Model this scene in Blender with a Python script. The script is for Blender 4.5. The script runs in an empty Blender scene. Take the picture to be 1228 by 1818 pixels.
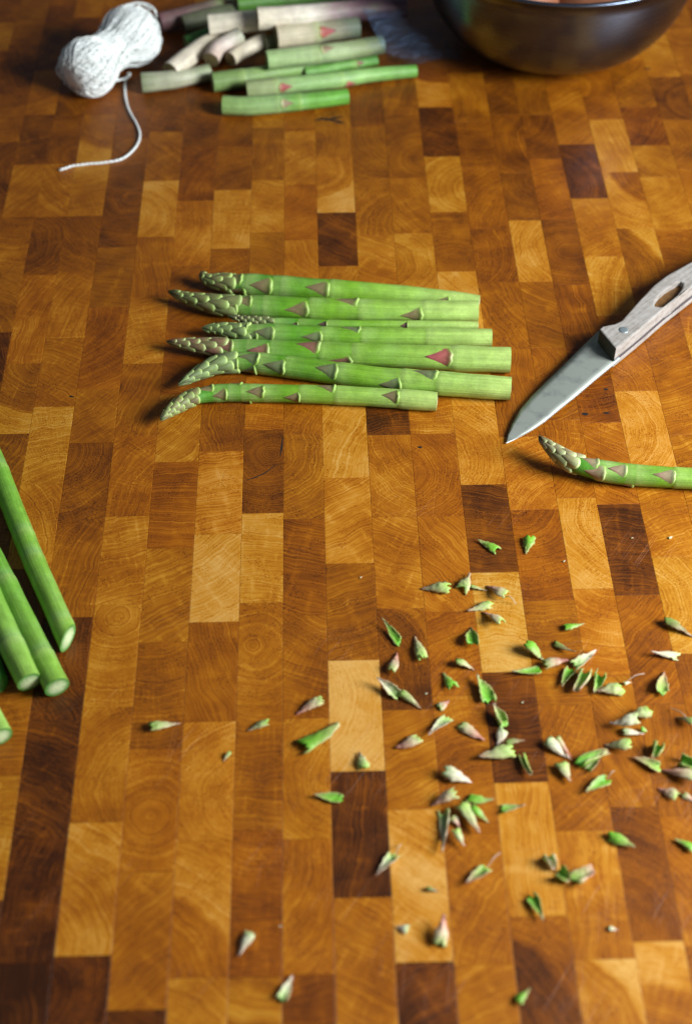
import bpy, bmesh, math, random
import numpy as np
from mathutils import Vector

sc = bpy.context.scene
col = sc.collection
R = math.radians

# ------------------------------------------------------------------ camera
PW, PH, F = 1228.0, 1818.0, 2525.0           # photograph size, focal length in photo pixels
VX, VY = -104.0, -2789.0                      # vanishing point of the wood strips, from the centre
CH = 0.5722                                   # camera height over the board
pit = math.atan2(-VY, F)
_d = np.array([VX, VY, F]); _d /= np.linalg.norm(_d)          # world Y in camera axes (x right, y down, z forward)
_n = np.array([0, -math.cos(pit), -math.sin(pit)])            # world Z
_x = np.cross(_d, _n)                                          # world X
cam_d = bpy.data.cameras.new('camera'); cam = bpy.data.objects.new('camera', cam_d); col.objects.link(cam)
from mathutils import Matrix
rx = Vector((_x[0], _d[0], _n[0])); ry = Vector((-_x[1], -_d[1], -_n[1])); rz = Vector((-_x[2], -_d[2], -_n[2]))
M4 = Matrix(((rx.x, ry.x, rz.x, 0), (rx.y, ry.y, rz.y, 0), (rx.z, ry.z, rz.z, CH), (0, 0, 0, 1)))
cam.matrix_world = M4
cam_d.sensor_fit = 'VERTICAL'; cam_d.sensor_height = 36.0; cam_d.sensor_width = 24.0
cam_d.lens = 36.0 * F / PH
cam_d.clip_start = 0.02; cam_d.clip_end = 50
cam_d.dof.use_dof = True; cam_d.dof.focus_distance = 0.80; cam_d.dof.aperture_fstop = 5.6
sc.camera = cam

# ------------------------------------------------------------------ light
world = bpy.data.worlds.new('World'); sc.world = world; world.use_nodes = True
bg = world.node_tree.nodes['Background']
bg.inputs['Color'].default_value = (0.75, 0.85, 1.0, 1); bg.inputs['Strength'].default_value = 0.105
def area_light(name, loc, target, sx, sy, energy, color):
    l = bpy.data.lights.new(name, 'AREA'); l.shape = 'RECTANGLE'; l.size = sx; l.size_y = sy
    l.energy = energy; l.color = color
    o = bpy.data.objects.new(name, l); col.objects.link(o); o.location = loc
    o.rotation_euler = (Vector(target) - Vector(loc)).to_track_quat('-Z', 'Y').to_euler()
    return o
area_light('window_light', (0.88, 0.30, 0.54), (0.03, 0.58, 0.0), 0.44, 0.44, 25.5, (0.96, 0.99, 1.0))
vs = sc.view_settings
vs.view_transform = 'Standard'; vs.look = 'None'; vs.exposure = 0.0; vs.gamma = 1.0; vs.use_curve_mapping = False

# ------------------------------------------------------------------ helpers
def P(px, py, z=0.0):
    r = np.array([px - PW/2, py - PH/2, F]); t = (z - CH) / float(r @ _n); q = r * t
    return Vector((float(q @ _x), float(q @ _d), z))
def mmpx(px, py, z=0.0):                       # metres per photo pixel at that depth
    r = np.array([px - PW/2, py - PH/2, F]); return (z - CH) / float(r @ _n)
CAMPOS = Vector((0, 0, CH))

def mesh_obj(name, verts, faces, mat, parent=None, smooth=True, cols=None, origin=None, uv=None, attrs=None):
    me = bpy.data.meshes.new(name)
    o0 = Vector(origin) if origin is not None else Vector((0, 0, 0))
    me.from_pydata([tuple(Vector(v) - o0) for v in verts], [], faces)
    if cols is not None:
        a = me.color_attributes.new('Col', 'FLOAT_COLOR', 'POINT')
        a.data.foreach_set('color', np.array([[c[0], c[1], c[2], 1.0] for c in cols], dtype=np.float32).ravel())
    if attrs:
        for k, vals in attrs.items():
            a = me.attributes.new(k, 'FLOAT_VECTOR', 'POINT')
            a.data.foreach_set('vector', np.array(vals, dtype=np.float32).ravel())
    if smooth: me.polygons.foreach_set('use_smooth', [True] * len(me.polygons))
    me.materials.append(mat); me.update()
    o = bpy.data.objects.new(name, me); col.objects.link(o)
    if parent is not None: o.parent = parent
    else: o.location = o0
    return o
def fix_normals(o):
    bm = bmesh.new(); bm.from_mesh(o.data); bmesh.ops.recalc_face_normals(bm, faces=bm.faces); bm.to_mesh(o.data); bm.free()
def empty(name, loc, label, cat, group=None):
    o = bpy.data.objects.new(name, None); col.objects.link(o); o.location = loc; o.empty_display_size = 0.01
    tag(o, label, cat, group); return o
def tag(o, label, cat, group=None):
    o['label'] = label; o['category'] = cat
    if group: o['group'] = group
def lerp(a, b, t): return tuple(a[i] + (b[i] - a[i]) * t for i in range(len(a)))
def ramp(stops, t):
    if t <= stops[0][0]: return stops[0][1]
    for (a, ca), (b, cb) in zip(stops, stops[1:]):
        if t <= b: return lerp(ca, cb, (t - a) / (b - a))
    return stops[-1][1]

# ------------------------------------------------------------------ material helpers
class NT:
    def __init__(s, name):
        s.m = bpy.data.materials.new(name); s.m.use_nodes = True; s.t = s.m.node_tree
        s.b = s.t.nodes['Principled BSDF']; s.out = s.t.nodes['Material Output']
    def n(s, typ, **kw):
        nd = s.t.nodes.new(typ)
        for k, v in kw.items(): setattr(nd, k, v)
        return nd
    def put(s, sock, v):
        if isinstance(v, bpy.types.NodeSocket): s.t.links.new(v, sock)
        elif v is not None: sock.default_value = v
    def math(s, op, a, b=None, c=None, clamp=False):
        nd = s.n('ShaderNodeMath', operation=op, use_clamp=clamp)
        s.put(nd.inputs[0], a); s.put(nd.inputs[1], b)
        if c is not None: s.put(nd.inputs[2], c)
        return nd.outputs[0]
    def vmath(s, op, a, b=None, out=0):
        nd = s.n('ShaderNodeVectorMath', operation=op); s.put(nd.inputs[0], a)
        if b is not None: s.put(nd.inputs['Scale'] if op == 'SCALE' else nd.inputs[1], b)
        return nd.outputs['Value'] if op in ('LENGTH', 'DOT_PRODUCT') else nd.outputs['Vector']
    def noise(s, vec, scale, detail=2.0, rough=0.5):
        nd = s.n('ShaderNodeTexNoise'); s.put(nd.inputs['Vector'], vec)
        nd.inputs['Scale'].default_value = scale; nd.inputs['Detail'].default_value = detail; nd.inputs['Roughness'].default_value = rough
        return nd.outputs['Fac']
    def maprange(s, v, a, b, c, d, smooth=False):
        nd = s.n('ShaderNodeMapRange'); nd.interpolation_type = 'SMOOTHSTEP' if smooth else 'LINEAR'
        s.put(nd.inputs['Value'], v)
        for k, x in zip(('From Min', 'From Max', 'To Min', 'To Max'), (a, b, c, d)): s.put(nd.inputs[k], x)
        return nd.outputs[0]
    def mix(s, f, a, b, blend='MIX'):
        nd = s.n('ShaderNodeMix', data_type='RGBA', blend_type=blend); s.put(nd.inputs[0], f); s.put(nd.inputs[6], a); s.put(nd.inputs[7], b)
        return nd.outputs[2]
    def mapping(s, vec, rot, scale):
        nd = s.n('ShaderNodeMapping'); s.put(nd.inputs['Vector'], vec); nd.inputs['Rotation'].default_value = rot; nd.inputs['Scale'].default_value = scale
        return nd.outputs[0]

def wood_material():
    t = NT('end_grain_wood')
    wp = t.n('ShaderNodeAttribute', attribute_name='wp').outputs['Vector']
    wt = t.n('ShaderNodeAttribute', attribute_name='wt').outputs['Vector']
    sp = t.n('ShaderNodeSeparateXYZ'); t.put(sp.inputs[0], wp)
    st = t.n('ShaderNodeSeparateXYZ'); t.put(st.inputs[0], wt)
    tone, lam, sap = st.outputs[0], st.outputs[1], st.outputs[2]
    cx = t.n('ShaderNodeCombineXYZ'); t.put(cx.inputs[0], sp.outputs[0]); t.put(cx.inputs[1], sp.outputs[1])
    flat = cx.outputs[0]
    pos = t.n('ShaderNodeNewGeometry').outputs['Position']
    warp = t.noise(wp, 55, 2.0)
    warp2 = t.noise(wp, 260, 2.0)
    r = t.vmath('LENGTH', flat)
    r = t.math('ADD', r, t.math('MULTIPLY', t.math('SUBTRACT', warp, 0.5), 0.008))
    r = t.math('ADD', r, t.math('MULTIPLY', t.math('SUBTRACT', warp2, 0.5), 0.0006))
    # growth rings of uneven width: three sets of bands along the radius
    def band(freq, detail):
        nd = t.n('ShaderNodeTexNoise', noise_dimensions='1D'); t.put(nd.inputs['W'], t.math('ADD', t.math('MULTIPLY', r, freq), sp.outputs[2]))
        nd.inputs['Scale'].default_value = 1.0; nd.inputs['Detail'].default_value = detail; return t.math('SUBTRACT', nd.outputs['Fac'], 0.5)
    wide = band(230.0, 2.0)
    q = t.math('DIVIDE', r, lam)
    saw = t.math('FRACT', q)
    ring = t.math('MULTIPLY', t.math('POWER', saw, 3.0), t.maprange(saw, 0.86, 1.0, 1.0, 0.0))
    ring = t.math('MULTIPLY', ring, t.maprange(wide, -0.12, 0.14, 0.1, 1.0))
    fine = band(1150.0, 3.0)
    fib = t.n('ShaderNodeTexNoise'); cf = t.n('ShaderNodeCombineXYZ')
    t.put(cf.inputs[0], t.math('MULTIPLY', r, 1400.0)); t.put(cf.inputs[1], t.math('MULTIPLY', t.math('ARCTAN2', sp.outputs[1], sp.outputs[0]), 16.0)); t.put(cf.inputs[2], sp.outputs[2])
    t.put(fib.inputs['Vector'], cf.outputs[0]); fib.inputs['Scale'].default_value = 1.0; fib.inputs['Detail'].default_value = 3.0
    fibre = t.math('SUBTRACT', fib.outputs['Fac'], 0.5)
    # medullary rays
    ang = t.math('ARCTAN2', sp.outputs[1], sp.outputs[0])
    ray = t.math('SINE', t.math('MULTIPLY', t.math('ADD', ang, t.math('MULTIPLY', warp2, 0.02)), 150.0))
    ray = t.maprange(ray, 0.35, 1.0, 0.0, 1.0)
    raym = t.maprange(t.noise(wp, 120, 2.0), 0.45, 0.65, 0.0, 1.0)
    ray = t.math('MULTIPLY', ray, raym)
    pore = t.maprange(t.noise(wp, 1150, 2.0), 0.32, 0.47, 1.0, 0.0)
    porem = t.maprange(t.noise(wp, 90, 2.0), 0.42, 0.62, 0.1, 1.0)
    pore = t.math('MULTIPLY', pore, porem)
    blot = t.noise(wp, 38, 3.0, 0.55)
    blot2 = t.noise(pos, 9, 3.0, 0.6)
    # old knife cuts across the board
    cuts = None
    for i, (a, sx, th) in enumerate(((0.62, 1500, 0.73), (-0.55, 1300, 0.735), (1.35, 1500, 0.735), (0.15, 1200, 0.74), (2.2, 1100, 0.745))):
        mv = t.mapping(pos, (0, 0, a + 0.0), (1, 1, 1))
        mv = t.mapping(mv, (0, 0, 0), (sx, 9 + 3*i, 1))
        nz = t.maprange(t.noise(mv, 1.0, 0.0), th, th + 0.05, 0.0, 1.0)
        cuts = nz if cuts is None else t.math('MAXIMUM', cuts, nz)
    cutm = t.maprange(t.noise(pos, 22, 2.0), 0.50, 0.66, 0.0, 1.0)
    cuts = t.math('MULTIPLY', cuts, cutm)
    # saw-mark cross hatching, in patches
    sawv = t.math('SINE', t.math('MULTIPLY', sp.outputs[1], 6200.0))
    sawm = t.maprange(t.noise(wp, 30, 1.0), 0.5, 0.6, 0.0, 1.0)
    v = t.math('ADD', tone, t.math('MULTIPLY', ring, -0.17))
    v = t.math('ADD', v, t.math('MULTIPLY', wide, 0.27))
    v = t.math('ADD', v, t.math('MULTIPLY', fine, 0.42))
    v = t.math('ADD', v, t.math('MULTIPLY', fibre, 0.36))
    v = t.math('ADD', v, t.math('MULTIPLY', ray, 0.11))
    v = t.math('ADD', v, t.math('MULTIPLY', pore, -0.26))
    v = t.math('ADD', v, t.math('MULTIPLY', t.math('SUBTRACT', blot, 0.5), 0.62))
    v = t.math('ADD', v, t.math('MULTIPLY', t.math('SUBTRACT', blot2, 0.5), 0.14))
    v = t.math('ADD', v, t.math('MULTIPLY', t.math('MULTIPLY', sawv, sawm), 0.03))
    v = t.math('ADD', v, t.math('MULTIPLY', cuts, 0.10))
    # sapwood / heartwood boundary inside a block (sap = radius, 0 = none)
    has = t.math('GREATER_THAN', sap, 0.0001)
    edge = t.maprange(t.math('SUBTRACT', r, sap), -0.0016, 0.0022, 0.0, 1.0)
    v = t.math('ADD', v, t.math('MULTIPLY', t.math('MULTIPLY', edge, has), 0.26))
    cr = t.n('ShaderNodeValToRGB'); t.put(cr.inputs[0], v)
    el = cr.color_ramp.elements
    stops = [(0.0, (0.034, 0.0095, 0.0020)), (0.12, (0.078, 0.0215, 0.0028)), (0.26, (0.150, 0.0420, 0.0032)),
             (0.42, (0.250, 0.0750, 0.0032)), (0.58, (0.355, 0.1220, 0.0048)), (0.74, (0.490, 0.2150, 0.0150)), (1.0, (0.62, 0.36, 0.09))]
    el[0].position = 0; el[0].color = (*stops[0][1], 1); el[1].position = 1; el[1].color = (*stops[-1][1], 1)
    for p_, c_ in stops[1:-1]:
        e = el.new(p_); e.color = (*c_, 1)
    # blocks differ a little in redness
    red = t.noise(t.vmath('MULTIPLY', wp, (0, 0, 1)), 3.1, 0.0)
    warm = t.mix(t.maprange(red, 0.3, 0.7, 0.0, 0.55), cr.outputs[0], t.mix(1.0, cr.outputs[0], (1.06, 0.84, 0.8, 1), 'MULTIPLY'))
    t.put(t.b.inputs['Base Color'], warm)
    rg = t.math('ADD', 0.33, t.math('MULTIPLY', t.noise(pos, 60, 3.0), 0.16))
    rg = t.math('ADD', rg, t.math('MULTIPLY', cuts, 0.12))
    t.put(t.b.inputs['Roughness'], rg)
    t.b.inputs['Specular IOR Level'].default_value = 0.34
    bp = t.n('ShaderNodeBump'); bp.inputs['Strength'].default_value = 0.5; bp.inputs['Distance'].default_value = 0.0002
    hgt = t.math('ADD', t.math('MULTIPLY', cuts, -1.0), t.math('MULTIPLY', pore, -0.5))
    hgt = t.math('ADD', hgt, t.math('MULTIPLY', t.noise(pos, 45, 3.0), 1.6))
    t.put(bp.inputs['Height'], hgt); t.put(t.b.inputs['Normal'], bp.outputs[0])
    return t.m

def plant_material(name, rough=0.42, bloom_amt=0.0, bump=0.3):
    t = NT(name)
    c = t.n('ShaderNodeAttribute', attribute_name='Col').outputs['Color']
    pos = t.n('ShaderNodeTexCoord').outputs['Object']
    n1 = t.noise(pos, 140, 3.0); n2 = t.noise(pos, 900, 2.0)
    k = t.maprange(n1, 0.3, 0.7, 0.84, 1.12)
    k = t.math('MULTIPLY', k, t.maprange(n2, 0.3, 0.7, 0.92, 1.07))
    ap = t.n('ShaderNodeAttribute', attribute_name='ap').outputs['Vector']
    rib = t.noise(t.vmath('MULTIPLY', ap, (11, 11, 28)), 1.0, 3.0, 0.6)
    k = t.math('MULTIPLY', k, t.maprange(rib, 0.3, 0.7, 0.86, 1.12))
    cc = t.n('ShaderNodeCombineColor')
    for i in range(3): t.put(cc.inputs[i], k)
    base = t.mix(1.0, c, cc.outputs[0], 'MULTIPLY')
    bloom = t.maprange(t.noise(pos, 75, 3.0), 0.5, 0.72, 0.0, bloom_amt)      # dusty bloom of the skin
    base = t.mix(bloom, base, (0.34, 0.48, 0.24, 1))
    t.put(t.b.inputs['Base Color'], base)
    t.b.inputs['Roughness'].default_value = rough
    t.b.inputs['Specular IOR Level'].default_value = 0.38
    t.b.inputs['Subsurface Weight'].default_value = 0.12
    t.b.inputs['Subsurface Radius'].default_value = (0.0012, 0.0018, 0.0006)
    t.b.inputs['Subsurface Scale'].default_value = 1.0
    bp = t.n('ShaderNodeBump'); bp.inputs['Strength'].default_value = bump; bp.inputs['Distance'].default_value = 0.0004
    t.put(bp.inputs['Height'], t.math('ADD', t.math('MULTIPLY', rib, 1.6), t.math('ADD', n1, t.math('MULTIPLY', n2, 0.3)))); t.put(t.b.inputs['Normal'], bp.outputs[0])
    return t.m
def simple(name, color, rough, metal=0.0, var=0.0, vscale=200, spec=0.5, bump=0.0):
    t = NT(name)
    pos = t.n('ShaderNodeTexCoord').outputs['Object']
    nz = t.noise(pos, vscale, 4.0)
    k = t.maprange(nz, 0.25, 0.75, 1 - var, 1 + var)
    cc = t.n('ShaderNodeCombineColor')
    for i in range(3): t.put(cc.inputs[i], k)
    t.put(t.b.inputs['Base Color'], t.mix(1.0, (*color, 1), cc.outputs[0], 'MULTIPLY'))
    t.b.inputs['Roughness'].default_value = rough; t.b.inputs['Metallic'].default_value = metal
    t.b.inputs['Specular IOR Level'].default_value = spec
    if bump:
        bp = t.n('ShaderNodeBump'); bp.inputs['Strength'].default_value = bump; bp.inputs['Distance'].default_value = 0.0005
        t.put(bp.inputs['Height'], nz); t.put(t.b.inputs['Normal'], bp.outputs[0])
    return t.m

M_WOOD = wood_material()
M_STEM = plant_material('asparagus_skin', 0.40, 0.16, 0.45)
M_SCALE = plant_material('asparagus_scale', 0.5, 0.0, 0.35)
M_CUT = plant_material('asparagus_cut', 0.3, 0.0, 0.5)
M_CRACK = simple('wood_crack', (0.006, 0.004, 0.003), 0.8)

# ------------------------------------------------------------------ the butcher-block board
S = {-10: -0.2235, -9: -0.1980, -8: -0.1729, -7: -0.1451, -6: -0.1157, -5: -0.0873, -4: -0.0584, -3: -0.0289, -2: -0.0026, -1: 0.0234,
     0: 0.0533, 1: 0.0821, 2: 0.1120, 3: 0.1415, 4: 0.1724, 5: 0.1977, 6: 0.2249, 7: 0.2550, 8: 0.2846, 9: 0.3173}
for k in range(10, 16): S[k] = S[k-1] + 0.0287
for k in range(-11, -19, -1): S[k] = S[k+1] - 0.0280
def line_x(k, y): return PW/2 + VX + S[k] * (y - (PH/2 + VY))
LX = {k: P(line_x(k, 900), 900).x for k in S}
def joint_Y(k, y):
    s = 0.5 * (S[k] + S[k+1]); return P(PW/2 + VX + s * (y - (PH/2 + VY)), y).y
# per strip: pixel row of each joint with the tone (0 dark .. 5 pale) of the block below it in the picture
STRIPS = {
 0: [40, 2, 130, 1.5, 225, 1.9, 316, 2.4, 417, 3, 520, 2.6, 640, 0.9, 772, 2.7, 917, 2.9, 1080, 1.4, 1260, 2.6, 1437, 3.9, 1708, 0.8, 1960],
 1: [20, 2, 110, 1.9, 204, 1.8, 316, 2.4, 414, 3.1, 520, 2.6, 640, 2.9, 770, 2.2, 916, 2.6, 1086, 2.4, 1234, 2.4, 1480, 2.6, 1712, 2.6, 1980],
 2: [20, 1.8, 100, 2.0, 190, 0.9, 278, 3.1, 376, 2, 482, 3.6, 600, 3.4, 720, 3.2, 860, 1.2, 1016, 4.0, 1193, 0.85, 1389, 3.6, 1627, 0.8, 1890],
 3: [40, 1.6, 130, 2.4, 216, 1.7, 300, 2.1, 406, 1.8, 500, 2.2, 620, 2.0, 775, 3.0, 905, 2.0, 1066, 2.4, 1251, 2.1, 1475, 2.8, 1703, 2.9, 1960],
 4: [20, 1.8, 110, 1.3, 203, 1.6, 307, 1.6, 391, 3.2, 500, 2.1, 618, 1.9, 745, 2.5, 884, 3.6, 1045, 3.0, 1200, 2.4, 1433, 1.6, 1671, 2.5, 1930],
 5: [30, 1.8, 120, 1.9, 204, 1.6, 282, 2.3, 389, 1.7, 505, 1.9, 620, 1.5, 750, 2.6, 895, 0.85, 1056, 2.0, 1250, 2.2, 1448, 2.4, 1680, 2.4, 1930],
 6: [60, 2.0, 145, 2.4, 256, 0.95, 352, 2.8, 455, 3.2, 560, 2.4, 694, 3.6, 850, 2.8, 988, 3.3, 1160, 2.0, 1300, 2.1, 1500, 2.2, 1760],
 7: [20, 2.2, 110, 2.1, 212, 3.4, 305, 2.0, 405, 2.1, 510, 1.9, 638, 2.4, 771, 2.3, 900, 2.7, 1050, 2.2, 1230],
 8: [30, 2.3, 112, 2.0, 190, 1.4, 258, 2.5, 314, 2.9, 407, 2.4, 500, 2.2, 590, 3.2, 700, 2.6, 830, 2.2, 990],
 9: [60, 3.0, 136, 1.4, 212, 2.1, 300, 2.6, 400, 2.4, 500, 2.2, 610],
 10: [50, 2.3, 130, 1.9, 215, 2.4, 310],
 -1: [90, 2.2, 190, 2.4, 280, 2.9, 377, 0.9, 472, 2.5, 590, 2.4, 700, 3.6, 848, 3.1, 1000, 2.2, 1172, 4.3, 1369, 0.55, 1593, 2.5, 1850],
 -2: [50, 1.9, 140, 2.5, 233, 2.8, 327, 2.4, 426, 2.8, 520, 2.0, 640, 2.3, 770, 2.3, 921, 1.8, 1092, 2.2, 1275, 2.9, 1489, 2.6, 1730, 1.4, 2000],
 -3: [70, 2.0, 160, 2.7, 226, 2.2, 320, 2.9, 412, 2.2, 530, 2.4, 650, 2.7, 763, 1.4, 911, 3.6, 1070, 2.6, 1252, 2.2, 1475, 1.9, 1735, 1.7, 2000],
 -4: [60, 1.6, 155, 1.6, 260, 2.0, 337, 3.3, 441, 1.7, 545, 2.2, 670, 1.8, 801, 3.3, 948, 3.8, 1104, 2.2, 1281, 3.1, 1493, 2.2, 1736, 3.0, 2000],
 -5: [80, 1.5, 170, 1.5, 263, 1.5, 356, 2.8, 472, 1.9, 570, 2.3, 700, 2.8, 820, 2.2, 973, 2.8, 1140, 2.1, 1329, 2.5, 1548, 2.6, 1793, 0.6, 2050],
 -6: [50, 1.4, 140, 1.6, 233, 2.1, 321, 3.5, 420, 2.3, 528, 3.0, 645, 2.2, 774, 2.3, 916, 2.9, 1073, 3.1, 1256, 2.7, 1460, 3.1, 1697, 0.6, 1960],
 -7: [60, 1.3, 150, 1.6, 245, 1.6, 341, 1.2, 439, 2.0, 545, 2.0, 690, 2.4, 786, 1.8, 927, 2.2, 1096, 0.9, 1279, 0.8, 1488, 0.45, 1710, 0.35, 1960],
 -8: [40, 1.2, 120, 1.4, 203, 2.1, 291, 2.8, 383, 1.9, 485, 2.7, 600, 2.3, 722, 3.3, 860, 2.8, 1010, 1.6, 1180, 2.2, 1377, 2.9, 1600, 0.7, 1850],
 -9: [30, 1.2, 115, 1.4, 204, 1.5, 291, 2.7, 385, 1.5, 488, 2.6, 645, 2.2, 770, 1.9, 900, 1.6, 1060, 1.8, 1230],
 -10: [45, 1.2, 125, 2.6, 203, 1.5, 292, 2.5, 385, 2.1, 470, 2.2, 590, 1.0, 690, 2.0, 830],
 -11: [80, 1.2, 168, 1.9, 252, 1.4, 350, 1.8, 450, 2.0, 560],
 -12: [90, 1.3, 180, 1.6],
}
rnd = random.Random(11)
BT = 0.012                                    # depth of the loose-laid top layer of blocks
def block_geo(x0, x1, y0, y1, z, tone, lam, cx, cy, sap, seed):
    g = 0.00004; c = 0.00018
    x0 += g; x1 -= g; y0 += g; y1 -= g
    v = [(x0, y0, -BT), (x1, y0, -BT), (x1, y1, -BT), (x0, y1, -BT),
         (x0, y0, z-c*.6), (x1, y0, z-c*.6), (x1, y1, z-c*.6), (x0, y1, z-c*.6),
         (x0+c, y0+c, z), (x1-c, y0+c, z), (x1-c, y1-c, z), (x0+c, y1-c, z)]
    f = [(0, 1, 5, 4), (1, 2, 6, 5), (2, 3, 7, 6), (3, 0, 4, 7), (4, 5, 9, 8), (5, 6, 10, 9), (6, 7, 11, 10), (7, 4, 8, 11), (8, 9, 10, 11), (3, 2, 1, 0)]
    mx, my = (x0+x1)/2, (y0+y1)/2
    wp = [(a-mx-cx, b-my-cy, seed) for a, b, _ in v]
    wt = [(tone, lam, sap)] * len(v)
    return v, f, wp, wt
# special ring centres / sapwood edges: (strip, first joint): (cx, cy, ring spacing, sap radius)
SPEC = {(-4, 1493): (-0.030, -0.035, 0.0042, 0.044), (7, 305): (0.034, 0.030, 0.0030, 0.040), (2, 100): (0.012, 0.030, 0.004, 0.033),
        (-3, 763): (0.004, 0.012, 0.0016, 0), (-3, 1070): (-0.004, 0.004, 0.0042, 0), (-5, 1329): (0.0, -0.004, 0.0050, 0),
        (5, 895): (-0.02, -0.15, 0.0019, 0), (2, 1193): (0.02, -0.30, 0.0028, 0), (-1, 1369): (-0.30, 0.05, 0.0026, 0), (2, 1627): (-0.045, -0.03, 0.0016, 0.062),
        (-6, 1460): (-0.035, -0.03, 0.0045, 0), (5, 389): (0.004, 0.0, 0.0028, 0), (-1, 280): (-0.02, 0.02, 0.004, 0.036), (-8, 203): (0.02, 0.03, .003, 0.044)}
board = None
slab_v = []
allx = sorted(LX)
Y0, Y1 = P(614, 1960).y - 0.03, P(614, -160).y
me_x0, me_x1 = LX[allx[0]], LX[allx[-1]]
bm = bmesh.new(); bmesh.ops.create_cube(bm, size=1.0)
for vv in bm.verts: vv.co = Vector((me_x0 + (vv.co.x+.5)*(me_x1-me_x0), Y0 + (vv.co.y+.5)*(Y1-Y0), -BT - 0.0005 - 0.03 + (vv.co.z+.5)*0.03))
me = bpy.data.meshes.new('countertop'); bm.to_mesh(me); bm.free()
me.materials.append(simple('core_board', (0.12, 0.05, 0.015), 0.6, var=0.2)); board = bpy.data.objects.new('countertop', me); col.objects.link(board)
board['kind'] = 'structure'; board['label'] = 'glossy end grain butcher block worktop of brown and golden wood blocks'
ext = ([], [], [], [])
BLOCKS = []; BTONE = []
nblk = 0
def in_view(x0, x1, y0, y1):
    for fx in (0, .5, 1):
        for fy in (0, .5, 1):
            w = Vector((x0+(x1-x0)*fx, y0+(y1-y0)*fy, 0)) - CAMPOS
            wn = np.array(w); c = wn[0]*np.array([_x[0], _x[1], _x[2]]) + wn[1]*_d + wn[2]*_n
            px, py = c[0]/c[2]*F + PW/2, c[1]/c[2]*F + PH/2
            if -4 < px < PW+4 and -4 < py < PH+4: return True
    return False
for k in allx[:-1]:
    row = list(STRIPS.get(k, []))
    segs = []                                   # (ynear, yfar, tone, key)
    if row:
        js = row[0::2]; ts = row[1::2]
        ys = [joint_Y(k, j) for j in js]
        for i, tn in enumerate(ts):
            if i+1 < len(ys): segs.append((ys[i+1], ys[i], tn, (k, js[i])))
        far, near = ys[0], ys[len(segs)] if segs else ys[0]
    else:
        far = near = 0.55 + rnd.uniform(-.02, .02)
    y = far
    while y < Y1:
        l = rnd.uniform(.038, .052); segs.append((y, y+l, rnd.choice((1.2, 1.6, 1.9, 2.2, 2.5, 3)), None)); y += l
    y = near
    while y > Y0:
        l = rnd.uniform(.038, .052); segs.append((y-l, y, rnd.choice((1.0, 1.6, 2.0, 2.3, 2.7, 3.2)), None)); y -= l
    for (ya, yb, tn, key) in segs:
        if ya < Y0 + .001 - .06 or yb > Y1 + .06: continue
        ya, yb = max(ya, Y0), min(yb, Y1)
        if yb - ya < .004: continue
        a = rnd.uniform(0, 2*math.pi); dist = rnd.choice((0.024, 0.035, 0.045, 0.06, 0.09, 0.14, 0.25, 0.5))
        cx, cy, lam, sap = dist*math.cos(a), dist*math.sin(a), rnd.choice((.0016, .0022, .003, .0042)), 0.0
        if rnd.random() < .07 and tn < 3 and dist > .03: sap = dist + rnd.uniform(.008, .014)
        if key in SPEC: cx, cy, lam, sap = SPEC[key]
        v, f, wp, wt = block_geo(LX[k], LX[k+1], ya, yb, rnd.uniform(-.00006, .00006), (2.35 + (tn-2.35)*(1.0 if tn < 2.35 else 1.08))/5.0 + .02 + rnd.uniform(-.012, .012), lam, cx, cy, sap, rnd.uniform(0, 50))
        if in_view(LX[k], LX[k+1], ya, yb):
            o = mesh_obj('wood_block', v, f, M_WOOD, board, smooth=False, attrs={'wp': wp, 'wt': wt})
            BLOCKS.append((o, LX[k], LX[k+1], ya, yb)); BTONE.append((LX[k], LX[k+1], ya, yb, tn)); nblk += 1
        else:
            b0 = len(ext[0]); ext[0].extend(v); ext[1].extend([tuple(i+b0 for i in q) for q in f]); ext[2].extend(wp); ext[3].extend(wt)
eo = mesh_obj('wood_block_field', ext[0], ext[1], M_WOOD, board, smooth=False, attrs={'wp': ext[2], 'wt': ext[3]}); eo['kind'] = 'stuff'
print('blocks', nblk)

# cracks and worm holes, each a dark sunk piece lying in its block
def crack(px_pts, w_px, name='crack'):
    w = [P(x, y, 0.00012) for x, y in px_pts]; m = mmpx(*px_pts[0]) * w_px
    vs_, fs_ = [], []
    n = len(w); rr = random.Random(int(px_pts[0][0]))
    for i, p in enumerate(w):
        t = (w[min(i+1, n-1)] - w[max(i-1, 0)]).normalized(); s = Vector((-t.y, t.x, 0))
        hw = m*.5*(math.sin(math.pi*(i+.35)/(n-.3)))*rr.uniform(.7, 1.3)
        vs_ += [p + s*hw, p - s*hw]
    fs_ = [(2*i, 2*i+1, 2*i+3, 2*i+2) for i in range(n-1)]
    c = w[n//2]; par = board
    for (o, a, b, c0, c1) in BLOCKS:
        if a <= c.x <= b and c0 <= c.y <= c1: par = o
    return mesh_obj(name, vs_, fs_, M_CRACK, par, smooth=False)
crack([(558, 214), (570, 211), (585, 212), (598, 209), (610, 207)], 7)
crack([(588, 214), (600, 216), (612, 219)], 6)
crack([(1143, 122), (1149, 122), (1155, 122)], 4)
crack([(437, 853), (452, 848), (470, 840), (492, 824)], 3.5)
crack([(497, 810), (500, 795), (502, 776)], 2.5)
for (x, y, r_) in ((1038, 735, 7), (1076, 733, 7), (1075, 691, 5), (128, 704, 5), (745, 794, 5)):
    crack([(x-r_*.8, y), (x-r_*.3, y-.4), (x+r_*.3, y+.3), (x+r_*.8, y)], r_*1.0, 'worm_hole')

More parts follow.
